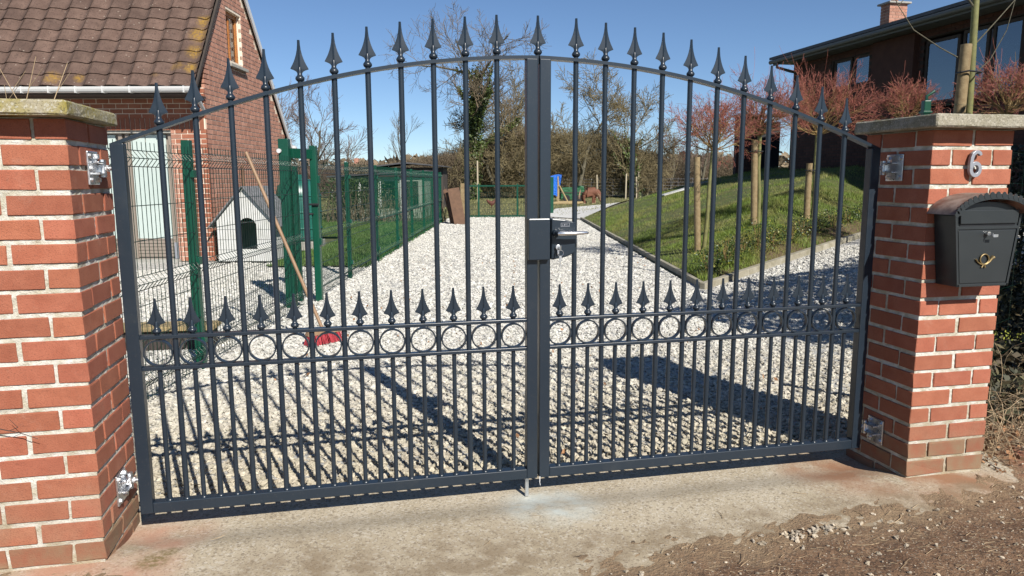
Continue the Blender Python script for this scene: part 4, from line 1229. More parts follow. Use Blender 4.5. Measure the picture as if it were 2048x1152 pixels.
def split_build(t, segs, parts):
    """parts: list of (name, material, level range, min sides)"""
    for (nm, m, l0, l1, n) in parts:
        s = [x for x in segs if l0 <= x[4] <= l1]
        if s: twig_obj(nm, s, m, t, n=n)

# lollipop trees with red twigs, beside stakes on the bank
def globe_tree(l, d, th, cr, label, seed, lean=0.0, tilt=(0, 0), dens=1.0):
    z = float(H(l, d))
    t = thing('globe_tree', V(l, d, z), -YAW, label, 'tree', 'young globe trees on the bank')
    rg = random.Random(seed)
    top = Vector((tilt[0], tilt[1], th))
    MB().tube([(0, 0, -.05), tuple(top * .33 + Vector((.01, 0, 0))), tuple(top * .66 - Vector((.008, 0, 0))), tuple(top)], [.034, .029, .026, .032], 10).build('trunk', MT['greenbark'], t, smooth=True)
    segs = []
    for i in range(int(25 * dens)):
        a = rg.uniform(0, 6.283); el = rg.uniform(.12, 1.45)
        dv = Vector((math.cos(a) * math.cos(el), math.sin(a) * math.cos(el), math.sin(el)))
        grow(segs, top + dv * .02, dv, cr * rg.uniform(.75, 1.05), .0085, 0, 3, rg, kids=(4, 5), curve=.40, up=.18, spread=.70, shrink=.60, rs=.62, n=4, start=.22, tipr=.5)
    for i in range(4):   # long escaping shoots
        a = rg.uniform(0, 6.283)
        grow(segs, top + Vector((0, 0, .1)), Vector((math.cos(a) * .5, math.sin(a) * .5, 1)), cr * 1.25, .005, 1, 2, rg, kids=(1, 3), curve=.2, up=.1, spread=.5, n=5)
    segs = [(a_, b_, max(r0, .0021), max(r1, .0017), lv) for a_, b_, r0, r1, lv in segs]
    split_build(t, segs, [('branches', MT['olivetwig'], 0, 1, 4), ('twigs', MT['redtwig'], 2, 9, 3)])
    return t
def stake(l, d, h, label, r_=.045, tilt=0.0, tie=None):
    t = thing('tree_stake', V(l, d, float(H(l, d))), -YAW, label, 'stake', 'round wooden stakes beside young trees')
    MB().tube([(0, 0, -.05), (tilt * .5, .01, h * .5), (tilt, 0, h)], [r_, r_ * 1.02, r_ * .95], 12).build('pole', MT['stake'], t, smooth=True)
    if tie: MB().tube([(tilt - r_ * 1.2, -.05, tie), (tilt + .0, -.07, tie + .01), (tilt + .12, -.05, tie), (tilt + .13, .03, tie), (tilt, .06, tie), (tilt - r_ * 1.2, .02, tie), (tilt - r_ * 1.2, -.05, tie)], .008, 5, caps=False).build('tie', MT['dark'], t)
    return t
globe_tree(2.90, 10.85, 1.48, .62, 'red-twigged globe tree nearest the corner of the lawn edging', 5, tilt=(.09, 0))
stake(2.80, 10.80, 1.42, 'wooden stake of the globe tree nearest the lawn corner', .048, -.06)
globe_tree(3.88, 11.35, 1.42, .66, 'middle one of the three red-twigged globe trees on the bank', 6, tilt=(-.04, 0))
stake(3.80, 11.30, 1.38, 'wooden stake of the middle globe tree, with a black tie', .050, -.05, 1.20)
globe_tree(4.98, 11.95, 1.36, .80, 'globe tree at the right end of the row, yellow-green trunk', 7, dens=1.3)
stake(4.86, 11.90, .92, 'short wooden stake of the right-hand globe tree, black tie at its top', .050, 0.0, .80)

globe_tree(6.50, 12.15, 1.72, .52, 'globe tree showing only its crown above the coping of the right pillar', 15, dens=1.1)
globe_tree(6.08, 9.05, 1.62, .52, 'globe tree crown beside the thin young tree at the right edge', 16, dens=1.1)

# young street tree + stake by the right pillar
yt = thing('young_tree', V(4.03, 6.5, .1), -YAW, 'thin bare young tree rising past the top of the frame, right of the chimney', 'tree')
rg = random.Random(3)
MB().tube([(.02, 0, -.1), (.0, 0, .9), (.0, 0, 1.8), (-.02, 0, 2.6), (-.04, 0, 3.6)], [.038, .035, .031, .028, .018], 12).build('trunk', MT['greenbark'], yt, smooth=True)
segs = []
def br_(pts, r0, r1):
    for i in range(len(pts) - 1):
        u = i / (len(pts) - 1); u2 = (i + 1) / (len(pts) - 1)
        segs.append((Vector(pts[i]), Vector(pts[i+1]), r0 + (r1 - r0) * u, r0 + (r1 - r0) * u2, 0))
br_([(-.02, 0, 2.62), (-.12, -.02, 2.72), (-.3, -.05, 2.95), (-.42, -.05, 3.3)], 0.0096, 0.0036)
br_([(-.02, 0, 2.3), (.18, .02, 2.52), (.36, .05, 2.72), (.5, .1, 3.0)], 0.0066, 0.0024)
br_([(-.03, .02, 2.02), (.16, .02, 2.2), (.3, .05, 2.45), (.36, .05, 2.75), (.5, .05, 2.9)], 0.0054, 0.0018)
br_([(-.42, -.2, 3.05), (-.80, -.22, 2.60), (-.62, -.15, 2.42), (-.35, -.1, 2.28), (-.06, 0, 2.18)][::-1], 0.0060, 0.0024)
br_([(-.80, -.22, 2.60), (-.90, -.25, 2.75), (-.98, -.25, 2.95)], .004, .003)
twig_obj('branches', segs, MT['bark'], yt, n=5)
stake(3.90, 6.45, 2.22, 'tall pale wooden stake beside the thin young tree', .047, .03, 1.98)

# hedges / shade casters on the right of the pillar, beyond the frame edge
def leaf_mass(name, boxes, m, size, dens, seed, label=None, cat=None, parent=None, kind=None, lump=.25):
    r = np.random.RandomState(seed); Cs = []
    for (x0, x1, y0, y1, z0, z1) in boxes:
        N = int(dens * (x1 - x0) * (y1 - y0) * (z1 - z0))
        c = np.stack([r.uniform(x0, x1, N), r.uniform(y0, y1, N), r.uniform(z0, z1, N)], 1)
        n1 = fbm(c[:, 0] * 2 + c[:, 2], c[:, 1] * 2 + c[:, 2] * 1.3, seed)
        c = c + (np.stack([n1, n1, n1 * 1.5], 1) - .4) * lump
        Cs.append(c)
    C = np.concatenate(Cs)
    v, f = leaves_np(C, size, seed=seed)
    o = np_mesh(name, v, f, m, parent, kind)
    if label: tag(o, label, cat)
    return o
hg = thing('evergreen_hedge', (3.30, .42, 0), R(30), 'tall dark evergreen hedge at the right edge, behind the wire fence', 'hedge')
leaf_mass('foliage', [(0, 6, -.28, .28, .05, 2.60)], MT['conifer'], .085, 3000, 8, parent=hg)
sg = [((x, 0, -.05), (x + rng.uniform(-.1, .1), 0, 1.7), .02, .008) for x in np.arange(.1, 6, .3)]
twig_obj('stems', [(Vector(a), Vector(b), c, d_) for a, b, c, d_ in sg], MT['bark'], hg)

hg2 = thing('shade_fill_hedge', V(4.50, 6.70, 0), -YAW, 'low near-black yew hedge added to fill the deep shade beyond the right pillar', 'hedge')
MT['yew'] = mat('shade_dark_needle', (0.012, 0.022, 0.010), rough=0.6, var=0.5)  # near-black needles put the deep shade of this gap into the colour
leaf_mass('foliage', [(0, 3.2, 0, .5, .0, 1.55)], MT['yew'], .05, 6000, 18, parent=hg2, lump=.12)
twig_obj('stems', [(Vector((x, .25, -.05)), Vector((x + .05, .25, 1.4)), .02, .008) for x in np.arange(.1, 3.2, .3)], MT['bark'], hg2)
# wire stock fence right of the pillar
wf = thing('wire_fence', (1.99, .05, 0), R(32), 'thin wire stock fence starting behind the right pillar', 'fence')
P0 = []; P1 = []
for z in (.25, .45, .65, .85, 1.05, 1.25, 1.42): 
    for k in range(10): P0.append((k * .5, .01 * math.sin(k), z - .012 * (k % 2))); P1.append(((k + 1) * .5, .01 * math.sin(k + 1), z - .012 * ((k + 1) % 2)))
for x in np.arange(.1, 5, .30): P0.append((x, 0, .2)); P1.append((x, 0, 1.42))
v, f = segs_np(P0, P1, [.0010] * len(P0), [.0010] * len(P0), 3); np_mesh('wire_mesh', v, f, MT['wire'], wf)
MB().tube([(.62, .05, .02), (.25, .03, .75)], .024, 8).build('strut', MT['green'], wf, smooth=True)
gp2 = thing('fence_post', V(3.37, 6.0, 0), -YAW, 'green fence post top showing above the right coping', 'post')
MB().box(-.028, .028, -.028, .028, 0, 1.90).build('post', MT['green'], gp2, bevel=.006)
MB().box(-.036, .036, -.036, .036, 1.80, 1.815).build('band', MT['green'], gp2, bevel=.002)
MB().tube([(.0, 0, 1.90), (.0, 0, 1.935), (.06, 0, 1.975)], .012, 8).build('top_arm', MT['green'], gp2, smooth=True)
P0 = []; P1 = []
for z in (1.52, 1.72, 1.88):
    for k in range(8): P0.append((k * .4, .01 * k, z - .02 * math.sin(k))); P1.append(((k + 1) * .4, .01 * (k + 1), z - .02 * math.sin(k + 1)))
for x in np.arange(.25, 3.2, .3): P0.append((x, .02, .4)); P1.append((x, .02, 1.88))
v, f = segs_np(P0, P1, [.0012] * len(P0), [.0012] * len(P0), 3); np_mesh('wire', v, f, MT['wire'], gp2)

# dead brambles at the foot of the right pillar
sg = []
rg = random.Random(77)
for i in range(420):
    x = rg.uniform(2.02, 3.1); y = rg.uniform(-.18, .45) + (x - 2.0) * .1
    p = Vector((x, y, .0)); d = Vector((rg.gauss(0, .6), rg.gauss(-.1, .5), rg.uniform(.3, 1.4))).normalized()
    ln = rg.uniform(.08, .55) * (1.0 if i % 3 else 1.5); r0 = rg.uniform(.001, .0026)
    for k in range(6):
        d = (d + Vector((rg.gauss(0, .25), rg.gauss(0, .25), -.17 - .06 * k))).normalized()
        q = p + d * ln / 6
        if q.z < 0.005: q.z = .005
        if q.x < 1.975: break
        sg.append((p, q, r0, r0 * .85)); p = q; r0 *= .9
o = twig_obj('dead_brambles', sg, MT['bramble'], None, 'stuff')
tag(o, 'tangle of dead brown brambles beside the foot of the right pillar', 'brambles')
x = NR.uniform(2.0, 3.0, 900); y = NR.uniform(-.3, .4, 900); k = x > 2.0
C = np.stack([x, y, np.maximum(dirt_h(x, y), 0) + NR.rand(900) * .05 * (x > 2.05) + .006], 1)
v, f = leaves_np(C, .022, seed=4)
o = np_mesh('leaf_litter', v, f, MT['deadleaf'], None, 'stuff'); tag(o, 'curled dead leaves gathered under the brambles by the right pillar', 'leaves')
r5 = np.random.RandomState(15); x = r5.uniform(1.99, 5.2, 26000); y = r5.uniform(.16, 2.6, 26000); ll, dd = world_lw(x, y)
k = (ll / dd > .655) & (x > 1.99); x, y, ll, dd = x[k], y[k], ll[k], dd[k]
C = np.stack([x, y, H(ll, dd) + .30 * r5.rand(len(x)) ** 1.6 * (.4 + fbm(x * 3, y * 3, 8))], 1)
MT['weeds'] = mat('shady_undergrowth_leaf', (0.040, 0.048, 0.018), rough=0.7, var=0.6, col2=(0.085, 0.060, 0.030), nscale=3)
v, f = leaves_np(C, .045, seed=14)
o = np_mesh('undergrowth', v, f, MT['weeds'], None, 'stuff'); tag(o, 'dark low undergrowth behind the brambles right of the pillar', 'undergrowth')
mo = leaf_mass('moss_clump', [(2.08, 2.55, .10, .22, .44, .50)], MT['moss'], .014, 40000, 9, 'bright yellow-green moss on the brambles right of the pillar', 'moss', None, 'stuff', .05)

# dry stems behind the left coping
sg = []
for (x0, x1, ln) in [(-1.86, -1.80, .22), (-1.84, -1.93, .2), (-1.78, -1.70, .2), (-1.90, -1.91, .12)]:
    p = Vector((x0, .13, 1.50)); q = Vector((x1, .14, 1.50 + ln)); sg.append((p, q, .002, .001)); sg.append((p.lerp(q, .5), p.lerp(q, .5) + Vector((.05, 0, .07)), .0014, .0008))
o = twig_obj('dry_stems', sg + [(Vector((-1.86, .13, 0)), Vector((-1.86, .13, 1.5)), .004, .002), (Vector((-1.80, .14, 0)), Vector((-1.80, .14, 1.5)), .004, .002)], MT['bramble'], None, None)
for v_ in o.data.vertices: v_.co.y += .06
tag(o, 'few thin dry stems sticking up behind the left coping', 'stems')

r6 = np.random.RandomState(44); N = 260
l = r6.uniform(-2.0, 3.0, N); d = r6.uniform(3.2, 12, N); k = inside_gravel(l, d); l, d = l[k], d[k]
X, Y, Z = LW(l, d, H(l, d) + .014)
v, f = leaves_np(np.stack([X, Y, Z], 1), .03, seed=21)
o = np_mesh('blown_leaves', v, f, MT['deadleaf'], None, 'stuff'); tag(o, 'few small brown dead leaves blown over the white gravel', 'leaves')
TWPTS = [((-2.05, -.29, .56), (-1.825, -.292, .505), .0026, .002), ((-1.825, -.292, .505), (-1.77, -.29, .487), .002, .0016), ((-1.77, -.29, .487), (-1.722, -.288, .463), .0016, .001), ((-1.80, -.291, .496), (-1.774, -.29, .506), .0012, .001), ((-1.774, -.29, .506), (-1.796, -.29, .535), .001, .0008)]
o = twig_obj('bare_twig', [(Vector(a), Vector(b), c, d_) for a, b, c, d_ in TWPTS], MT['darkwood'], None)
tag(o, 'thin dark bare twig reaching in front of the left brick pillar', 'twig')
# ------------------------------------------------------------------ background trees
def bare_tree(l, d, h, tr, label, seed, m, lev=4, kids=(4, 6), spread=.75, up=.15, curve=.3, shrink=.62, start=.3, group=None, minr=.008, nm='bare_tree', ivy=None, dirv=(0, 0, 1), tipr=.4, c0=None):
    t = thing(nm, V(l, d, float(H(l, d)) - .05), -YAW, label, 'tree', group)
    rg = random.Random(seed); segs = []
    global CURV0
    CURV0 = c0
    grow(segs, Vector((0, 0, 0)), Vector(dirv), h * .78, tr, 0, lev, rg, kids=kids, curve=curve, up=up, spread=spread, shrink=shrink, rs=.55, n=6, start=start, tipr=tipr)
    segs = [(a, b, max(r0, minr), max(r1, minr * .8), lv) for a, b, r0, r1, lv in segs]
    split_build(t, segs, [('trunk', MT['bark'], 0, 0, 8), ('branches', MT['bark'], 1, 1, 5), ('twigs', m, 2, 9, 3)])
    if ivy:
        r = np.random.RandomState(seed); Cs = []
        for (a, b, r0, r1, lv) in segs:
            if lv > ivy[2]: continue
            if a.z > ivy[1]: continue
            n_ = int((b - a).length * ivy[0] * (1.6 if lv == 0 else .5) * (1 if a.z < ivy[1] * .8 else .5))
            if n_ < 1: continue
            u = r.rand(n_)[:, None]; c = np.array(a)[None] * (1 - u) + np.array(b)[None] * u
            o_ = r.normal(size=(n_, 3)); o_ /= np.linalg.norm(o_, axis=1, keepdims=True)
            Cs.append(c + o_ * (r0 + (.42 if lv == 0 else .16) * r.rand(n_)[:, None] ** .7))
        C = np.concatenate(Cs); v, f = leaves_np(C, .16, seed=seed); np_mesh('ivy', v, f, MT['ivy'], t)
    return t
# the ivy-clad tree
bare_tree(-2.75, 47, 10.6, .34, 'tall bare tree with an ivy-covered trunk in the middle of the skyline', 21, MT['twig_brown'], 4, (6, 7), .80, .30, .38, .56, .28, ivy=(520, 8.2, 1), minr=.010, nm='ivy_tree', c0=.06, dirv=(.08, 0, 1))
bare_tree(-13.6, 42, 6.2, .12, 'reddish bare tree just right of the gable', 22, MT['twig_red'], 4, (5, 6), .6, .3, .25, .6, .12, 'bare reddish trees beyond the side lawn', .009)
bare_tree(-12.0, 44, 5.6, .12, 'reddish bare tree left of the round hedge', 23, MT['twig_red'], 4, (5, 6), .6, .3, .25, .6, .12, 'bare reddish trees beyond the side lawn', .009)
bare_tree(-15.6, 43, 5.4, .12, 'reddish bare tree partly hidden by the gable', 24, MT['twig_red'], 4, (5, 6), .6, .3, .25, .6, .12, 'bare reddish trees beyond the side lawn', .009)
bare_tree(-10.9, 48, 4.2, .10, 'small reddish bare tree behind the fence tops', 25, MT['twig_red'], 3, (5, 7), .7, .3, .25, .6, .1, 'bare reddish trees beyond the side lawn', .009)
bare_tree(-7.6, 50, 5.4, .09, 'slender pale bare tree standing alone against the sky', 26, MT['twig_brown'], 3, (6, 8), .5, .4, .2, .5, .2, None, .007)
for i, (l, d, h, s, lab) in enumerate([(1.2, 52, 7.6, .5, 'spreading bare tree right of the ivy tree, behind the meeting posts'), (4.6, 50, 8.2, .65, 'bare crooked tree behind the blue tarpaulin'), (6.9, 51, 7.6, .65, 'bare tree with long arching twigs above the pony'), (-1.0, 50, 6.4, .6, 'bare tree growing close to the foot of the ivy tree')]):
    bare_tree(l, d, h, .16, lab, 30 + i, MT['twig_olive'], 4, (6, 8), .85, .15, .4, .60, .10, None, .014)
bare_tree(8.6, 49, 5.6, .15, 'ivy-green bushy tree at the right end of the thicket', 40, MT['twig_olive'], 3, (5, 7), .7, .2, .3, .6, .1, None, .010, 'ivy_tree', ivy=(130, 5.0, 1))
bare_tree(11.4, 52, 5.2, .12, 'bare tree left of the red globe trees', 41, MT['twig_brown'], 4, (5, 6), .7, .2, .3, .6, .15, None, .009)
bare_tree(13.6, 52, 5.0, .12, 'bare tree behind the red globe trees', 42, MT['twig_red'], 4, (5, 6), .7, .2, .3, .6, .15, None, .009)

# thicket: arching twigs filling a volume
def thicket(name, l0, l1, d0, d1, hf, N, m, label, seed, rr=.011, cat='thicket'):
    r = np.random.RandomState(seed)
    l = r.uniform(l0, l1, N); d = r.uniform(d0, d1, N); top = hf(l)
    z = r.rand(N) ** .8 * top * (.75 + .35 * fbm(l * 1.2, d, seed))
    X, Y, Z = LW(l, d, z)
    P = np.stack([X, Y, Z], 1)
    dv = r.normal(size=(N, 3)); dv[:, 2] = np.abs(dv[:, 2]) * 1.1 + .1; dv /= np.linalg.norm(dv, axis=1, keepdims=True)
    L_ = r.uniform(.35, .95, N)[:, None]
    Q = P + dv * L_ * .5; dv2 = dv + r.normal(size=(N, 3)) * .45; dv2 /= np.linalg.norm(dv2, axis=1, keepdims=True)
    S = Q + dv2 * L_ * .5
    R_ = np.full(N, rr)
    v1, f1 = segs_np(P, Q, R_, R_ * .8, 3); v2, f2 = segs_np(Q, S, R_ * .8, R_ * .35, 3)
    o = np_mesh(name, np.concatenate([v1, v2]), np.concatenate([f1, f2 + len(v1)]), m, None, 'stuff')
    tag(o, label, cat)
def hA(l): return np.interp(l, [-9, -7.5, -5.5, -3.6, -1.5, 0, 3, 5.5, 8, 9.6, 11], [1.9, 2.2, 2.7, 3.6, 4.3, 4.8, 4.6, 4.9, 4.4, 2.8, 2.0])
thicket('thicket', -9, 10.5, 50, 54, hA, 42000, MT['twig_olive'], 'dense olive-brown thicket of bare shrubs closing the view behind the paddock', 61, .013)
thicket('brown_scrub', -11, -3.2, 46, 50, lambda l: np.interp(l, [-11, -8, -6, -3.2], [1.6, 1.7, 2.6, 3.2]), 14000, MT['twig_brown'], 'brown leafless scrub left of the ivy tree, above the mesh fence', 62, .011, 'scrub')
thicket('right_scrub', 8.8, 20, 54, 58, lambda l: 0 * l + 3.0, 12000, MT['twig_brown'], 'greyish scrub behind the wooden paddock posts', 63, .012, 'scrub')
thicket('left_scrub', -26, -10, 52, 56, lambda l: 0 * l + 2.1, 12000, MT['twig_red'], 'reddish scrub low on the skyline beyond the side lawn', 64, .012, 'scrub')
# far horizon wood
def far_wood():
    r = np.random.RandomState(9); N = 14000
    l = r.uniform(-160, 170, N); d = r.uniform(150, 165, N); z = r.rand(N) * (5 + 3 * fbm(l * .12, l * 0, 9))
    X, Y, Z = LW(l, d, z); v, f = leaves_np(np.stack([X, Y, Z], 1), 1.6, seed=2)
    o = np_mesh('distant_wood', v, f, MT['twig_brown'], None, 'stuff'); tag(o, 'distant brown wood along the horizon', 'wood')
far_wood()
# clipped round hedge above the fence
rh = thing('round_hedge', V(-9.3, 45, 0), -YAW, 'rounded dense brown hedge behind the greenhouse', 'hedge')
r_ = np.random.RandomState(3); N = 9000
u = r_.normal(size=(N, 3)); u /= np.linalg.norm(u, axis=1, keepdims=True); rad = (.7 + .3 * r_.rand(N))[:, None]
C = u * rad * np.array([1.7, 1.4, 2.3]) + np.array([0, 0, .2]); C = C[C[:, 2] > 0]
v, f = leaves_np(C, .13, seed=5); np_mesh('foliage', v, f, MT['twig_brown'], rh)
twig_obj('stems', [(Vector((0, 0, 0)), Vector((math.cos(a), math.sin(a), 1.8)), .05, .02) for a in np.arange(0, 6.2, .7)], MT['bark'], rh)

# ================================================================== PADDOCK
wp = []
for i, (l, d, h, lab) in enumerate([(7.48, 47.6, 1.65, 'pale wooden paddock post nearest the pony'), (8.35, 48.5, 1.45, 'short wooden post of the leaning pair in the paddock fence'), (8.55, 49.0, 1.75, 'taller wooden post of the leaning pair in the paddock fence'), (9.45, 50.5, 1.95, 'pale wooden post right of the leaning pair in the paddock fence'), (5.9, 50, 1.6, 'thin wooden post behind the pony'), (-2.0, 43, 2.4, 'tall thin pale post above the far cross fence')]):
    o = MB().tube([(0, 0, -.1), (rng.uniform(-.05, .05), 0, h)], .05, 8).build('paddock_post', MT['post'], None, smooth=True)
    o.location = V(l, d, 0); tag(o, lab, 'post', 'wooden paddock posts')
pf = thing('paddock_wire', V(3.0, 50.2, 0), -YAW, 'stock wire strung between the wooden paddock posts', 'wire fence')
P0 = []; P1 = []
for z in np.arange(.2, 1.5, .22): P0.append((0, 0, z)); P1.append((12, .0, z))
for x in np.arange(0, 12, .5): P0.append((x, 0, .1)); P1.append((x, 0, 1.4))
v, f = segs_np(P0, P1, [.006] * len(P0), [.006] * len(P0), 3); np_mesh('wires', v, f, MT['alu'], pf)

# blue tarpaulin over a timber rack
tp = thing('tarpaulin_rack', V(1.35, 40, 0), -YAW, 'bright blue tarpaulin draped over a wooden rack', 'tarpaulin')
nx, nz = 14, 12; vs = []; fs = []
r2 = random.Random(2)
for side in (0, 1):
    for i in range(nx + 1):
        for j in range(nz + 1):
            u, w2 = i / nx, j / nz
            x = 1.38 * u + .10 * (1 - w2) * (1 if u > .5 else -.1) * -1.8 * (u > .5); z = .30 + 1.22 * w2 + (.16 * (u - .3) + .09 * math.sin(u * 17)) * (1 - w2) + .05 * math.sin(u * 9) * w2
            y = (-.45 if side == 0 else .45) + .07 * math.sin(u * 14 + w2 * 3) * (1 - w2 * .5) + r2.uniform(-.015, .015)
            vs.append((x, y, z))
for side in (0, 1):
    b = side * (nx + 1) * (nz + 1)
    for i in range(nx):
        for j in range(nz):
            a = b + i * (nz + 1) + j; fs.append((a, a + nz + 1, a + nz + 2, a + 1))
k = (nx + 1) * (nz + 1)
for i in range(nx):
    a = i * (nz + 1) + nz; fs.append((a, a + nz + 1, k + a + nz + 1, k + a))
MB().add(vs, fs).build('tarpaulin', MT['blue'], tp, smooth=True)
for (x, y) in ((.1, -.38), (1.2, -.38), (.1, .38), (1.2, .38)): MB().box(x - .05, x + .05, y - .05, y + .05, 0, 1.45).build('leg', MT['sleeper'], tp)
MB().tube([(1.25, -.45, .95), (1.75, -.5, 0)], .05, 6).build('brace', MT['sleeper'], tp)
gt = thing('covered_trailer', V(2.85, 43, 0), -YAW, 'low trailer covered with a green tarpaulin left of the pony', 'trailer')
MB().prism([(0, .12), (1.30, .10), (1.42, .42), (1.36, .90), (1.15, .93), (1.05, .80), (.5, .84), (.05, .80)], -.7, .7).build('cover', MT['gtarp'], gt, bevel=.05)
MB().box(-.02, 1.44, -.73, .73, .50, .55).build('lacing_board', MT['darkwood'], gt)
MB().tube([(.35, -.75, .2), (.35, -.6, .2)], .2, 14).tube([(1.1, -.75, .2), (1.1, -.6, .2)], .2, 14).build('wheel', MT['dark'], gt)
MB().box(-.1, 1.5, -.6, .6, .25, .31).build('chassis', MT['darkwood'], gt)
for k in range(3):
    lg = MB().tube([(0, 0, .06), (1.6, .1, .06)], .07, 8).build('fallen_log', MT['sleeper'], None, smooth=True)
    lg.location = V(1.9 + .3 * k, 37.5 + .9 * k, .0); lg.rotation_euler = (0, 0, -YAW + .1 * k - .1)
    tag(lg, ['nearest', 'middle', 'farthest'][k] + ' of the three grey logs lying below the blue tarpaulin', 'log', 'logs below the blue tarpaulin')

# pony grazing, skin-grown body
def skin_obj(name, verts, edges, radii, m, parent, sub=2, root=0):
    me = bpy.data.meshes.new(name); me.from_pydata(verts, edges, []); me.materials.append(m)
    o = link(name, me, parent)
    o.modifiers.new('skin', 'SKIN')
    sk = me.skin_vertices[0].data if me.skin_vertices else None
    if sk is None:
        bm = bmesh.new(); bm.from_mesh(me); bm.verts.layers.skin.verify(); bm.to_mesh(me); bm.free()
        sk = me.skin_vertices[0].data
    for i, r in enumerate(radii):
        sk[i].radius = r if hasattr(r, '__len__') else (r, r); sk[i].use_root = (i == root)
    sb = o.modifiers.new('sub', 'SUBSURF'); sb.levels = sub; sb.render_levels = sub
    o.modifiers['skin'].use_smooth_shade = True
    return o
pn = thing('pony', V(3.72, 38.9, 0), -YAW, 'chestnut pony with pale mane grazing in the far paddock', 'pony')
vv = [(.12, 0, .64), (.32, 0, .60), (.55, 0, .59), (.72, 0, .62), (.86, 0, .60), (.98, 0, .46), (1.05, 0, .30), (1.08, 0, .17), (1.12, 0, .06),
      (.14, .10, .48), (.08, .11, .28), (.12, .11, .14), (.12, .11, .02), (.18, -.10, .48), (.13, -.11, .28), (.18, -.11, .14), (.18, -.11, .02),
      (.74, .10, .44), (.75, .10, .26), (.74, .10, .14), (.76, .10, .02), (.66, -.10, .44), (.64, -.10, .26), (.62, -.10, .14), (.62, -.10, .02),
      (1.01, .035, .335), (1.01, -.035, .335)]
ee = [(0,1),(1,2),(2,3),(3,4),(4,5),(5,6),(6,7),(7,8),(0,9),(9,10),(10,11),(11,12),(0,13),(13,14),(14,15),(15,16),(3,17),(17,18),(18,19),(19,20),(3,21),(21,22),(22,23),(23,24),(6,25),(6,26)]
rr = [(.22,.24),(.24,.27),(.23,.27),(.21,.25),(.13,.20),(.10,.16),(.085,.11),(.07,.08),(.055,.06),
      .13,.075,.055,.065,.13,.075,.055,.065,.10,.065,.052,.065,.10,.065,.052,.065,.02,.02]
skin_obj('body', vv, ee, rr, MT['pony'], pn, 2, 2)
sg = []
rg = random.Random(9)
for i in range(260):
    u = rg.random(); p = Vector((.80, 0, .76)).lerp(Vector((1.02, 0, .40)), u) + Vector((rg.uniform(-.02, .06), rg.uniform(-.08, .08), 0))
    sg.append((p, p + Vector((rg.uniform(-.02, .06), rg.uniform(-.05, .05), -rg.uniform(.12, .30))), .012, .005))
for i in range(90):
    sg.append((Vector((-.03, rg.uniform(-.03, .03), .76)), Vector((-.09 + rg.uniform(-.04, .03), rg.uniform(-.05, .05), .22 + rg.uniform(0, .2))), .016, .006))
twig_obj('mane_and_tail', sg, MT['mane'], pn)
fo = MB()
for (x, y) in ((.12, .11), (.18, -.11), (.76, .10), (.62, -.10)): fo.lathe([(.052, 0), (.05, .05), (.042, .12), (.036, .17)], 10, (x, y, 0))
fo.build('feathered_hooves', MT['mane'], pn, smooth=True)
# hen
hn_ = thing('hen', V(-.95, 33.5, 0), -YAW, 'red-brown hen scratching in the grass behind the cross fence', 'hen')
skin_obj('body', [(0, 0, .20), (.10, 0, .22), (.17, 0, .33), (.21, 0, .39), (-.12, 0, .27), (-.20, 0, .38), (.02, .04, .10), (.02, .04, .0), (.02, -.04, .10), (.02, -.04, 0)],
         [(0,1),(1,2),(2,3),(0,4),(4,5),(0,6),(6,7),(0,8),(8,9)], [.12, .10, .05, .04, .08, .04, .02, .012, .02, .012], MT['hen'], hn_, 2, 0)
MB().lathe([(.02, 0), (.028, .02), (.012, .05)], 8, (.21, 0, .41)).build('comb', MT['broom_red'], hn_, smooth=True)

# brown boards leaning on the end of the fence
bd = thing('leaning_boards', V(-1.80, 21.1, 0), -YAW, 'stack of brown wooden boards leaning against the end of the mesh fence', 'boards')
for i, (x, dy, h, w_, tl) in enumerate([(-.02, .30, .98, .10, -.22), (.05, .16, .96, .38, -.24), (.12, .0, 1.02, .34, -.20)]):
    MB().hexa([(x, dy, 0), (x + w_, dy, 0), (x + w_, dy + .03, 0), (x, dy + .03, 0), (x + tl, dy + .18, h), (x + w_ + tl, dy + .18, h + .05), (x + w_ + tl, dy + .21, h + .05), (x + tl, dy + .21, h)]).build('board', MT['plank'], bd, bevel=.004)
MB().box(.26, .38, .75, .785, 0, 1.18).build('board', MT['stake'], bd, bevel=.004)

# garden shed / greenhouse behind the fence
gh = thing('greenhouse', V(-5.9, 24.5, 0), -YAW, 'pale greenhouse with a low felt roof behind the mesh fence', 'greenhouse')
MB().box(0, 2.9, 0, 2.4, 0, 1.40).build('wall', MT['shedwall'], gh)
MB().hexa([(-.25, -.3, 1.38), (3.1, -.3, 1.56), (3.1, 2.6, 1.56), (-.25, 2.6, 1.38), (-.25, -.3, 1.43), (3.1, -.3, 1.61), (3.1, 2.6, 1.61), (-.25, 2.6, 1.43)]).build('roof', MT['slate'], gh)
for i in range(4):
    MB().box(.15 + i * .68, .72 + i * .68, -.02, -.004, .35, 1.25).build('window', MT['glass'], gh)
    MB().box(.10 + i * .68, .14 + i * .68, -.035, -.005, .05, 1.36).build('mullion', MT['white_board'], gh)
sh2 = thing('garden_shed', V(-6.3, 33, 0), -YAW, 'dark shed roof with raised ridge behind the greenhouse', 'shed')
MB().box(0, 3.2, 0, 2.2, 0, 1.85).build('wall', MT['darkwood'], sh2)
MB().prism([(-.5, 1.80), (1.5, 2.02), (3.4, 1.86), (3.4, 1.90), (1.5, 2.09), (-.5, 1.84)], -.4, 2.5).build('roof', MT['slate'], sh2)
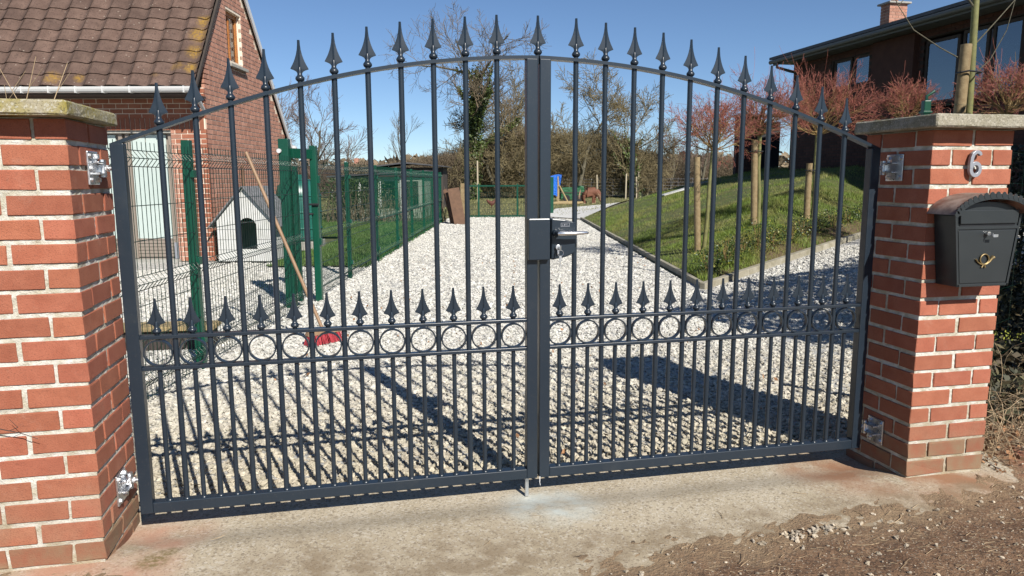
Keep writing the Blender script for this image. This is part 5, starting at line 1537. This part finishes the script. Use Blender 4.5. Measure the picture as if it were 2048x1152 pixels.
# ivy bush in front of the greenhouse
ib = thing('ivy_bush', V(-4.9, 22.7, 0), -YAW, 'green ivy bush growing over the front of the greenhouse', 'bush')
r3 = np.random.RandomState(6); N = 3500
C = np.stack([r3.normal(0, .5, N), r3.normal(0, .25, N), r3.uniform(0, 1.35, N)], 1)
v, f = leaves_np(C, .07, seed=3); np_mesh('foliage', v, f, MT['hedge'], ib)
twig_obj('stems', [(Vector((x, 0, 0)), Vector((x * 1.4, .05, 1.2)), .02, .006) for x in np.linspace(-.5, .5, 7)], MT['bark'], ib)
sg = []
for i in range(300):
    l = rng.uniform(-1.0, 2.6); p = Vector((l, rng.uniform(-.5, .3), 0)); sg.append((p, p + Vector((rng.uniform(-.2, .2), 0, rng.uniform(.3, 1.1))), .010, .004))
o = twig_obj('dry_border_plants', sg, MT['twig_brown'], None, 'stuff'); o.location = V(-4.6, 22.2, 0); o.rotation_euler = (0, 0, -YAW)
tag(o, 'dry upright border plants in front of the greenhouse', 'plants')
# far houses peeping over
fh = thing('distant_house', V(-33, 140, 0), -YAW, 'tiny distant house with red roof and chimney on the horizon', 'house')
MB().box(0, 4, 0, 8, 0, 3.0).build('wall', MT['hbrick_s'], fh)
MB().prism([(-.5, 3.0), (4.5, 3.0), (3.5, 4.4), (.5, 4.4)], -.5, 8.5).build('roof', MT['clay'], fh)
MB().box(2.2, 3.0, 3, 4, 4.2, 5.6).build('chimney', MT['hbrick_s'], fh)

# teal oil tank beside the gable
tk = thing('water_tank', V(-4.0, 13.6, 0), -YAW, 'teal plastic tank standing behind the white dog kennel', 'tank')
prof = [(.36, .16), (.40, .20), (.41, .6), (.41, 1.0), (.37, 1.18), (.25, 1.29), (.1, 1.33)]
MB().lathe(prof, 24).build('tank_body', MT['tank'], tk, smooth=True)
MB().lathe([(.1, 1.32), (.1, 1.38), (.09, 1.39)], 16).build('lid', MT['tank'], tk, smooth=True)
MB().box(-.38, .38, -.38, .38, 0, .16).build('plinth', MT['sillstone'], tk, bevel=.01)
for z in (.4, .7, 1.0): MB().lathe([(.412, z - .02), (.425, z), (.412, z + .02)], 24).build('band', MT['tank'], tk, smooth=True)

# white dog kennel
dk = thing('dog_kennel', V(-4.64, 11.35, 0), -YAW, 'white wooden dog kennel with arched doorway and grey felt roof', 'kennel')
W_ = .90
arc = [(.34 + .142 + .142 * math.cos(a), .56 + .145 * math.sin(a)) for a in np.linspace(math.pi, 0, 12)]
# front board: built as strips around the opening
fr = MB()
fr.prism([(0, .02), (.34, .02), (.34, .56)] + [arc[k] for k in range(1, 6)] + [(.482, .705), (.455, 1.18), (0, .66)], -.012, .012)
fr.prism([(W_, .02), (W_, .66), (.455, 1.18), (.482, .705)] + [arc[k] for k in range(6, 11)] + [(.624, .56), (.624, .02)], -.012, .012)
fr.prism([(.34, .02), (.624, .02), (.624, .21), (.34, .21)], -.010, .010)
fr.build('front_board', MT['white_board'], dk)
MB().box(0, .02, .013, 1.0, .02, .66).build('side_board', MT['white_board'], dk)
MB().box(W_ - .02, W_, .013, 1.0, .02, .66).build('side_board', MT['white_board'], dk)
MB().box(.021, W_ - .021, .98, 1.0, .02, .66).build('back_board', MT['white_board'], dk)
MB().box(.02, W_ - .02, .02, .98, .0, .05).build('floor_board', MT['darkwood'], dk)
MB().box(.021, W_ - .021, .02, .97, .63, .64).build('ceiling_board', MT['darkwood'], dk)
def roofside(a, b):
    t_ = .018; dx, dz = b[0] - a[0], b[1] - a[1]; ln = math.hypot(dx, dz); nx_, nz_ = -dz / ln * t_, dx / ln * t_
    if nz_ < 0: nx_, nz_ = -nx_, -nz_
    return [a, b, (b[0] + nx_, b[1] + nz_), (a[0] + nx_, a[1] + nz_)]
MB().prism(roofside((-.10, .555), (.452, 1.185)), -.09, 1.06).build('roof', MT['felt'], dk)
MB().prism(roofside((.456, 1.185), (W_ + .10, .555)), -.09, 1.06).build('roof', MT['felt'], dk)
MB().box(.36, .60, .08, .34, .05, .13).build('bedding', MT['shedwall'], dk, bevel=.03)
# board joints of the kennel front
for zz in (.20, .36, .52):
    MB().box(.004, .335, -.0145, -.0125, zz, zz + .005).build('board_joint', MT['felt'], dk)
    MB().box(.63, .895, -.0145, -.0125, zz, zz + .005).build('board_joint', MT['felt'], dk)

# ================================================================== LEFT HOUSE
hs = thing('brick_house', V(-4.80, 11.56, 0), -YAW, 'brick house with brown tiled roof and side gable at the left', 'house')
# local frame: x along l (0 at the gable), y into depth, z up. Front wall y=0, gable wall x=0
SL = 1.43                       # roof slope
ye, ze = -.42, 2.68             # eave
yr, zr = 1.36, 2.70 + 1.43 * 1.76
yb, zb2 = 4.22, 2.08
# walls (mortar backing)
DX0, DX1, DZ = -1.92, -.56, 2.07
bk = MB()
bk.box(-4.6, DX0, .008, .24, 0, 2.72); bk.box(DX1, -.01, .008, .24, 0, 2.72); bk.box(DX0 + .0005, DX1 - .0005, .008, .24, DZ, 2.72)
bk.build('front_wall_mortar', MT['hmortar'], hs)
gw = MB()
WY0, WY1, WZ0, WZ1 = 1.10, 1.78, 3.26, 4.15
poly = [(.25, 0), (4.0, 0), (4.0, 2.2), (yr, zr - .12), (.25, 3.3)]
def roofz(y): return ze + SL * (y - ye) if y < yr else zr - (zr - zb2) / (yb - yr) * (y - yr)
gw.prism([(.242, 0), (4.0, 0), (4.0, WZ0), (.242, WZ0)][:2] + [(4.0, roofz(4.0) - .1), (3.0, roofz(3.0) - .1), (.242, roofz(3.0) - .1)], -.24, -.008, axis='x')
z1_ = roofz(3.0) - .1
gw.prism([(.242, z1_ + .0005), (WY0, z1_ + .0005), (WY0, roofz(WY0) - .1), (.242, roofz(.242) - .1)], -.24, -.008, axis='x')
gw.prism([(WY1, z1_ + .0005), (3.0, z1_ + .0005), (2.4, roofz(2.4) - .1), (WY1, roofz(WY1) - .1)], -.24, -.008, axis='x')
gw.prism([(WY0 + .0005, WZ1), (WY1 - .0005, WZ1), (WY1 - .0005, roofz(WY1) - .1), (yr, zr - .1), (WY0 + .0005, roofz(WY0) - .1)], -.24, -.008, axis='x')
gw.prism([(WY0 + .0005, z1_ + .0005), (WY1 - .0005, z1_ + .0005), (WY1 - .0005, WZ0), (WY0 + .0005, WZ0)], -.24, -.008, axis='x') if WZ0 > z1_ else None
gw.build('gable_mortar', MT['hmortar'], hs)
# front bricks, each its own part
hb_m = []
for i in range(4):
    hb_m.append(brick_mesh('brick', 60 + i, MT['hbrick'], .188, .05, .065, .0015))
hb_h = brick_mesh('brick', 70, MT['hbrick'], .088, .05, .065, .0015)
nb = 0; rest = MB()
r4 = random.Random(12)
zrow = 0; k = 0
while True:
    z = .0387 + k * .0775
    if z > 2.68: break
    off = 0 if k % 2 else .10
    x = 0.0
    first = True
    while x > -4.4:
        wd = .188
        if first and off: wd = .088
        xc = x - wd / 2
        x -= wd + .012
        first = False
        if z < DZ:
            a_, b_ = xc - wd / 2, xc + wd / 2
            if a_ >= DX0 - .02 and b_ <= DX1 + .02: continue
            if a_ < DX1 < b_: rest.box(DX1 + .001, b_, 0, .05, z - .0325, z + .0325); continue
            if a_ < DX0 < b_: rest.box(a_, DX0 - .001, 0, .05, z - .0325, z + .0325); continue
        if DZ <= z < DZ + .19 and -1.9 < xc < -.03: continue       # soldier course zone
        vis = (z > 2.2 and xc > -3.3) or (z <= 2.27 and xc > DX1)
        if vis and nb < 296:
            link('brick', hb_h if wd < .1 else r4.choice(hb_m), hs, (xc, .025, z), (0, 0, math.pi * (r4.random() < .5))); nb += 1
        else:
            rest.box(xc - wd / 2, xc + wd / 2, 0, .05, z - .0325, z + .0325)
    k += 1
sd_ = MB()
x = -.03
while x > -1.92:
    sd_.box(x - .0655, x, -.004, .05, DZ + .004, DZ + .186); x -= .0775
sd_.build('soldier_course', MT['hbrick'], hs)
rest.build('front_bricks', MT['hbrick_s'], hs, kind='stuff')
# gable bricks
gb = MB(); k = 0
while True:
    z = .0387 + k * .0775
    if z > zr: break
    y = .052
    first = True
    while y < 4.0:
        wd = .188 if not (first and k % 2) else .14
        y0, y1 = y, min(y + wd, 4.0); y += wd + .012; first = False
        if z < 2.72 + .1 and y0 < .0: continue
        if z + .04 > min(roofz(y0), roofz(y1)) - .06: continue
        if WZ0 - .03 < z < WZ1 + .02 and y1 > WY0 - .005 and y0 < WY1 + .005:
            if y0 < WY0 - .03: y1 = WY0
            elif y1 > WY1 + .03: y0 = WY1
            else: continue
        gb.box(-.05, 0, y0, y1 - .002, z - .031, z + .031)
    k += 1
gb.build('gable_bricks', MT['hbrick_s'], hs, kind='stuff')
# gable window
wn = MB().box(-.16, -.12, WY0, WY1, WZ0, WZ1).build('window', MT['dark'], hs)
fr = MB()
fr.box(-.14, -.08, WY0, WY0 + .07, WZ0, WZ1).box(-.14, -.08, WY1 - .07, WY1, WZ0, WZ1).box(-.14, -.08, WY0 + .07, WY1 - .07, WZ0, WZ0 + .07).box(-.14, -.08, WY0 + .07, WY1 - .07, WZ1 - .07, WZ1).box(-.13, -.09, (WY0 + WY1) / 2 - .03, (WY0 + WY1) / 2 + .03, WZ0 + .07, WZ1 - .07)
fr.build('frame', MT['wood_frame'], wn)
MB().box(-.115, -.105, WY0 + .07, WY1 - .07, WZ0 + .07, WZ1 - .07).build('pane', MT['glass'], wn)
MB().box(-.10, .075, WY0 - .06, WY1 + .06, WZ0 - .055, WZ0 - .003).build('sill', MT['sillstone'], wn, bevel=.004)
# sliding door with frosted panels
dr_ = MB().box(DX0, DX1, .14, .18, 0, DZ).build('door', MT['taupe'], hs)
for (a, b) in ((DX0 + .02, DX0 + .42), (-1.26, -1.035), (-1.02, -.70)):
    MB().box(a, b, .115, .138, .36, DZ - .06).build('panel', MT['mint'], dr_, bevel=.003)
for xx in (DX0, -1.44, -1.33, -.65): MB().box(xx, xx + .06, .085, .139, .04, DZ - .03).build('stile', MT['taupe'], dr_, bevel=.003)
for z_ in np.arange(.06, .34, .055): MB().box(DX0 + .07, -.66, .118, .136, z_, z_ + .048).build('plinth_board', MT['taupe'], dr_, bevel=.002)
MB().box(DX0 - .02, DX1 + .02, -.08, .08, -.02, .035).build('threshold', MT['sillstone'], dr_, bevel=.003)
MB().box(DX0, DX1, .03, .14, DZ - .04, DZ - .002).build('roller_housing', MT['sillstone'], dr_)
MB().box(-.64, -.585, .02, .10, .04, .30).build('pot', MT['alu'], dr_)
# roof tiles
def tile_mesh(seed):
    r = random.Random(seed); W_, L_ = .335, .31
    n = 10; vs = []; fs = []
    for j, v_ in enumerate((0, .5, 1)):
        for i in range(n + 1):
            u = i / n
            h = .019 * math.sin(u * 2 * math.pi + .3) + .010 * math.cos(u * 4 * math.pi) * .5 + .008
            if u > .85: h += .010 * (u - .85) / .15
            vs.append((u * W_, v_ * L_, h + (.022 if j == 0 else .008 if j == 1 else 0) + r.uniform(-.001, .001)))
    for j in range(2):
        for i in range(n):
            a = j * (n + 1) + i; fs.append((a, a + 1, a + n + 2, a + n + 1))
    k = len(vs)
    for i in range(n + 1): vs.append((vs[i][0], vs[i][1] + .003, vs[i][2] - .020))
    for i in range(n): fs.append((k + i, k + i + 1, i + 1, i))
    return MB().add(vs, fs).mesh('tile', MT['tile'], smooth=False, recalc=False)
TM = [tile_mesh(i) for i in range(3)]
ang = math.atan(SL); rowstep = .228
nrow = int(math.hypot(yr - ye, zr - ze) / rowstep)
for rw in range(nrow + 1):
    s = rw * rowstep
    for c in range(12):
        x = .06 - (c + 1) * .325 + r4.uniform(-.003, .003)
        link('tile', r4.choice(TM), hs, (x, ye - .06 + math.cos(ang) * s, ze + .0 + math.sin(ang) * s), (ang, r4.uniform(-.006, .006), r4.uniform(-.004, .004)))
# roof deck below tiles, rear slope, verge boards
dk_ = MB()
dk_.prism([(ye, ze - .05), (yr, zr - .06), (yb + .02, zb2 - .02), (yb + .02, zb2 - .07), (yr, zr - .12), (ye, ze - .10)], -4.6, .045, axis='x')
dk_.build('roof_deck', MT['darkwood'], hs)
MB().prism([(yr, zr + .01), (yr, zr - .055), (yb + .1, zb2 - .08), (yb + .1, zb2 - .015)], -4.6, .045, axis='x').build('rear_roof', MT['tile'], hs)
MB().prism([(yr - .02, zr - .05), (yr - .02, zr - .20), (yb + .06, zb2 - .20), (yb + .06, zb2 - .06)], .047, .075, axis='x').build('verge_board', MT['pvc'], hs)
MB().prism([(ye - .02, ze - .01), (ye - .02, ze - .09), (yr, zr - .13), (yr, zr - .03)], .047, .072, axis='x').build('verge_board', MT['darkwood'], hs)
MB().box(-4.5, .03, ye - .10, .006, ze - .12, ze - .101).build('soffit', MT['darkwood'], hs)
# gutter
gt_ = MB()
for i in range(7):
    a = math.pi + math.pi * i / 6
n = 8; vs = []; fs = []
for xx in (-4.6, .10):
    for i in range(n + 1):
        a = math.pi + math.pi * i / n
        vs.append((xx, ye - .135 + .062 * math.cos(a), ze - .015 + .085 * math.sin(a)))
    for i in range(n, -1, -1):
        a = math.pi + math.pi * i / n
        vs.append((xx, ye - .135 + .056 * math.cos(a), ze - .015 + .079 * math.sin(a)))
m_ = 2 * (n + 1)
for i in range(m_):
    j = (i + 1) % m_
    fs.append((i, j, m_ + j, m_ + i))
fs += [tuple(range(m_)), tuple(range(2 * m_ - 1, m_ - 1, -1))]
gtt = MB().add(vs, fs).build('gutter', MT['pvc'], hs, smooth=False)
for c in range(10):
    MB().box(-.05 - c * .40, -.035 - c * .40, ye - .20, ye - .065, ze - .105, ze - .008).build('bracket', MT['pvc'], gtt)
MB().box(.10, .115, ye - .20, ye - .07, ze - .10, ze - .01).build('end_cap', MT['pvc'], gtt)
MB().tube([(.07, ye - .09, ze - .08), (.02, -.10, ze - .30)], .03, 10).build('corner_trim', MT['pvc'], hs, smooth=True)
MB().tube([(.09, yb + .05, zb2 - .10), (.09, yb + .16, zb2 - .10)], .05, 10).build('rear_gutter_end', MT['pvc'], hs, smooth=True)
MB().tube([(.04, 1.35, 1.0), (.04, 1.35, 1.55)], .025, 8).build('wall_pipe', MT['plank'], hs, smooth=True)

# ================================================================== RIGHT HOUSE
rhs = thing('hillside_house', (11.3, 15.5, 1.6), 0, 'dark brick bungalow with long eave and chimney on the slope at the right', 'house')
# local: x away from the drive, y along the facade (0 at the far corner, negative towards the viewer), z up from the base
Yn = -13.5; ZT = 2.80
wins = [(-5.40, -4.50, 1.24, 2.56), (-6.10, -5.48, 1.24, 2.60), (-6.86, -6.18, 1.24, 2.60), (-2.80, -2.20, 1.92, 2.62), (-2.12, -1.45, 1.92, 2.62)]
bands = MB()
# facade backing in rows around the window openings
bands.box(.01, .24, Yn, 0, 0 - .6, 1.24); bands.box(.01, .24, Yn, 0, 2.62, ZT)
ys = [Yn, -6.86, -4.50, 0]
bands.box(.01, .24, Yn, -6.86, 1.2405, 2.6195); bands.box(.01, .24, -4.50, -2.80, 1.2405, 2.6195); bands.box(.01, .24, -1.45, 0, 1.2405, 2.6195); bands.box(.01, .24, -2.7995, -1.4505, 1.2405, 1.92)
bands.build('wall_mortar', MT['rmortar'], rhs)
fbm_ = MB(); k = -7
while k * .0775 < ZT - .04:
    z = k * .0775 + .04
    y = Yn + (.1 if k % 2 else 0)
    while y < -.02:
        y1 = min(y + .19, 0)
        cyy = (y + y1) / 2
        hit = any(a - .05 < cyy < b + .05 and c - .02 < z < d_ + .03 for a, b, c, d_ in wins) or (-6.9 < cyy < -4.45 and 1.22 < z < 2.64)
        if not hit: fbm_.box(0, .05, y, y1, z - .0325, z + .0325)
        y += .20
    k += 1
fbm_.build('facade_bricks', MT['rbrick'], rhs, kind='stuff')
MB().box(.0, .06, -6.9, -4.46, 1.10, 1.20).build('window_sill', MT['darkwood'], rhs)
MB().box(-.12, .2, -4.35, -3.05, -.6, ZT - .02).build('brick_pier', MT['rbrick'], rhs)
for i, (a, b, c, d_) in enumerate(wins):
    w0 = MB().box(.05, .10, a, a + .06, c, d_).box(.05, .10, b - .06, b, c, d_).box(.05, .10, a + .06, b - .06, c, c + .06).box(.05, .10, a + .06, b - .06, d_ - .06, d_).build('window', MT['darkwood'], rhs)
    MB().box(.070, .078, a + .06, b - .06, c + .06, d_ - .06).build('pane', MT['glass'], w0)
    cu = MB(); vs = []; fs = []
    n = 40
    for j in range(n + 1):
        yy = a + .06 + (b - a - .12) * j / n; xx = .20 + .012 * math.sin(j * 1.9)
        top_ = d_ - .06 if i else c + .70
        vs += [(xx, yy, c + .06), (xx, yy, top_)]
    for j in range(n): fs.append((2*j, 2*j+2, 2*j+3, 2*j+1))
    cu.add(vs, fs).build('curtain', MT['curtain'], w0, smooth=True)
# near-black interior backing, paints in the darkness of the rooms
MB().box(.6, .7, Yn, 0, 0, ZT).build('dark_backing', MT['dark'], rhs)
# eave, fascia, gutter, roof
MB().box(-.56, .26, Yn, .30, ZT + .001, ZT + .04).build('soffit', MT['fascia'], rhs)
MB().box(-.60, -.561, Yn, .32, ZT - .04, ZT + .12).build('fascia', MT['fascia'], rhs)
MB().prism([(-.66, ZT + .122), (-.66, ZT + .19), (4.5, ZT + .19 + .15 * 5.16), (9.5, ZT + .19), (9.5, ZT + .12), (4.5, ZT + .12 + .15 * 5.16)], Yn, .42).build('roof', MT['slate'], rhs)
MB().tube([(-.66, Yn, ZT + .05), (-.66, .36, ZT + .05)], .055, 10).build('gutter', MT['fascia'], rhs, smooth=True)
MB().tube([(-.66, .02, ZT + .02), (-.66, .02, ZT - .12), (-.30, -.04, ZT - .22), (-.05, -.06, ZT - .26)], .04, 10).build('downpipe', MT['fascia'], rhs, smooth=True)
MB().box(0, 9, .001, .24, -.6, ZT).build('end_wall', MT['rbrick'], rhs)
cX0, cX1, cY0, cY1 = 1.70, 2.22, -1.27, -.93
chm = MB().box(cX0 + .01, cX1 - .01, cY0 + .01, cY1 - .01, ZT + .30, ZT + 1.36).build('chimney', MT['hmortar'], rhs)
ch = MB(); k = 0
while k * .0775 < .95:
    z = ZT + .38 + k * .0775
    xs_ = ((cX0, cX0 + .17), (cX0 + .18, cX0 + .35), (cX0 + .36, cX1)) if k % 2 else ((cX0, cX0 + .09), (cX0 + .10, cX0 + .27), (cX0 + .28, cX0 + .45), (cX0 + .46, cX1))
    for (a, b) in xs_:
        ch.box(a, b, cY0, cY0 + .05, z, z + .066); ch.box(a, b, cY1 - .05, cY1, z, z + .066)
    ys_ = ((cY0 + .055, cY0 + .17), (cY0 + .18, cY1 - .055))
    for (a, b) in ys_:
        ch.box(cX0, cX0 + .05, a, b, z, z + .066); ch.box(cX1 - .05, cX1, a, b, z, z + .066)
    k += 1
ch.build('brickwork', MT['hbrick_s'], chm, kind='stuff')
MB().box(cX0 - .07, cX1 + .07, cY0 - .07, cY1 + .07, ZT + 1.361, ZT + 1.41).build('chimney_cap', MT['sillstone'], chm, bevel=.01)
MB().lathe([(.09, 0), (.09, .3), (.11, .32)], 14, ((cX0 + cX1) / 2, (cY0 + cY1) / 2, ZT + 1.41)).build('chimney_pot', MT['clay'], chm, smooth=True)
# low brick wing beyond, seen between the globe trees
wg = thing('brick_outbuilding', V(7.25, 23.6, 1.5), -YAW, 'low red brick wall of the outbuilding behind the middle globe tree', 'outbuilding')
MB().box(.01, .75, .01, .3, -.4, 1.75).build('mortar', MT['rmortar'], wg)
wb_ = MB(); k = -3
while k < 22:
    z = k * .0775 + .04; x = 0 if k % 2 else -.1
    while x < .76:
        a, b = max(x, 0), min(x + .188, .76)
        if b - a > .02: wb_.box(a, b, 0, .05, z - .0325, z + .0325)
        x += .20
    k += 1
wb_.build('brickwork', MT['rbrick'], wg, kind='stuff')
MB().box(.76, 1.5, .3, .34, -.4, 1.6).build('opening', MT['dark'], wg)
MB().box(-.05, 1.6, -.1, .4, 1.751, 1.82).build('coping', MT['slate'], wg)

# white slab and terrace edge on the crest
sb_ = MB().hexa([(0, 0, 0), (.75, 0, .22), (.75, .5, .22), (0, .5, 0), (0, 0, .04), (.75, 0, .26), (.75, .5, .26), (0, .5, .04)]).build('tilted_slab', MT['white_board'], None, bevel=.01)
sb_.location = V(4.55, 21.6, float(H(4.55, 21.6)) + .05); sb_.rotation_euler = (0, 0, -YAW); tag(sb_, 'white slab tilted on the crest of the lawn', 'slab')
te = MB().box(0, 1.6, 0, .3, -.25, .05).build('terrace_edge', MT['kerb'], None, bevel=.01)
te.location = V(5.5, 22.2, float(H(5.5, 22.2)) + .10); te.rotation_euler = (0, -.12, -YAW); tag(te, 'pale concrete terrace edge on the crest behind the first globe tree', 'edging')

print('objects', len(bpy.data.objects))
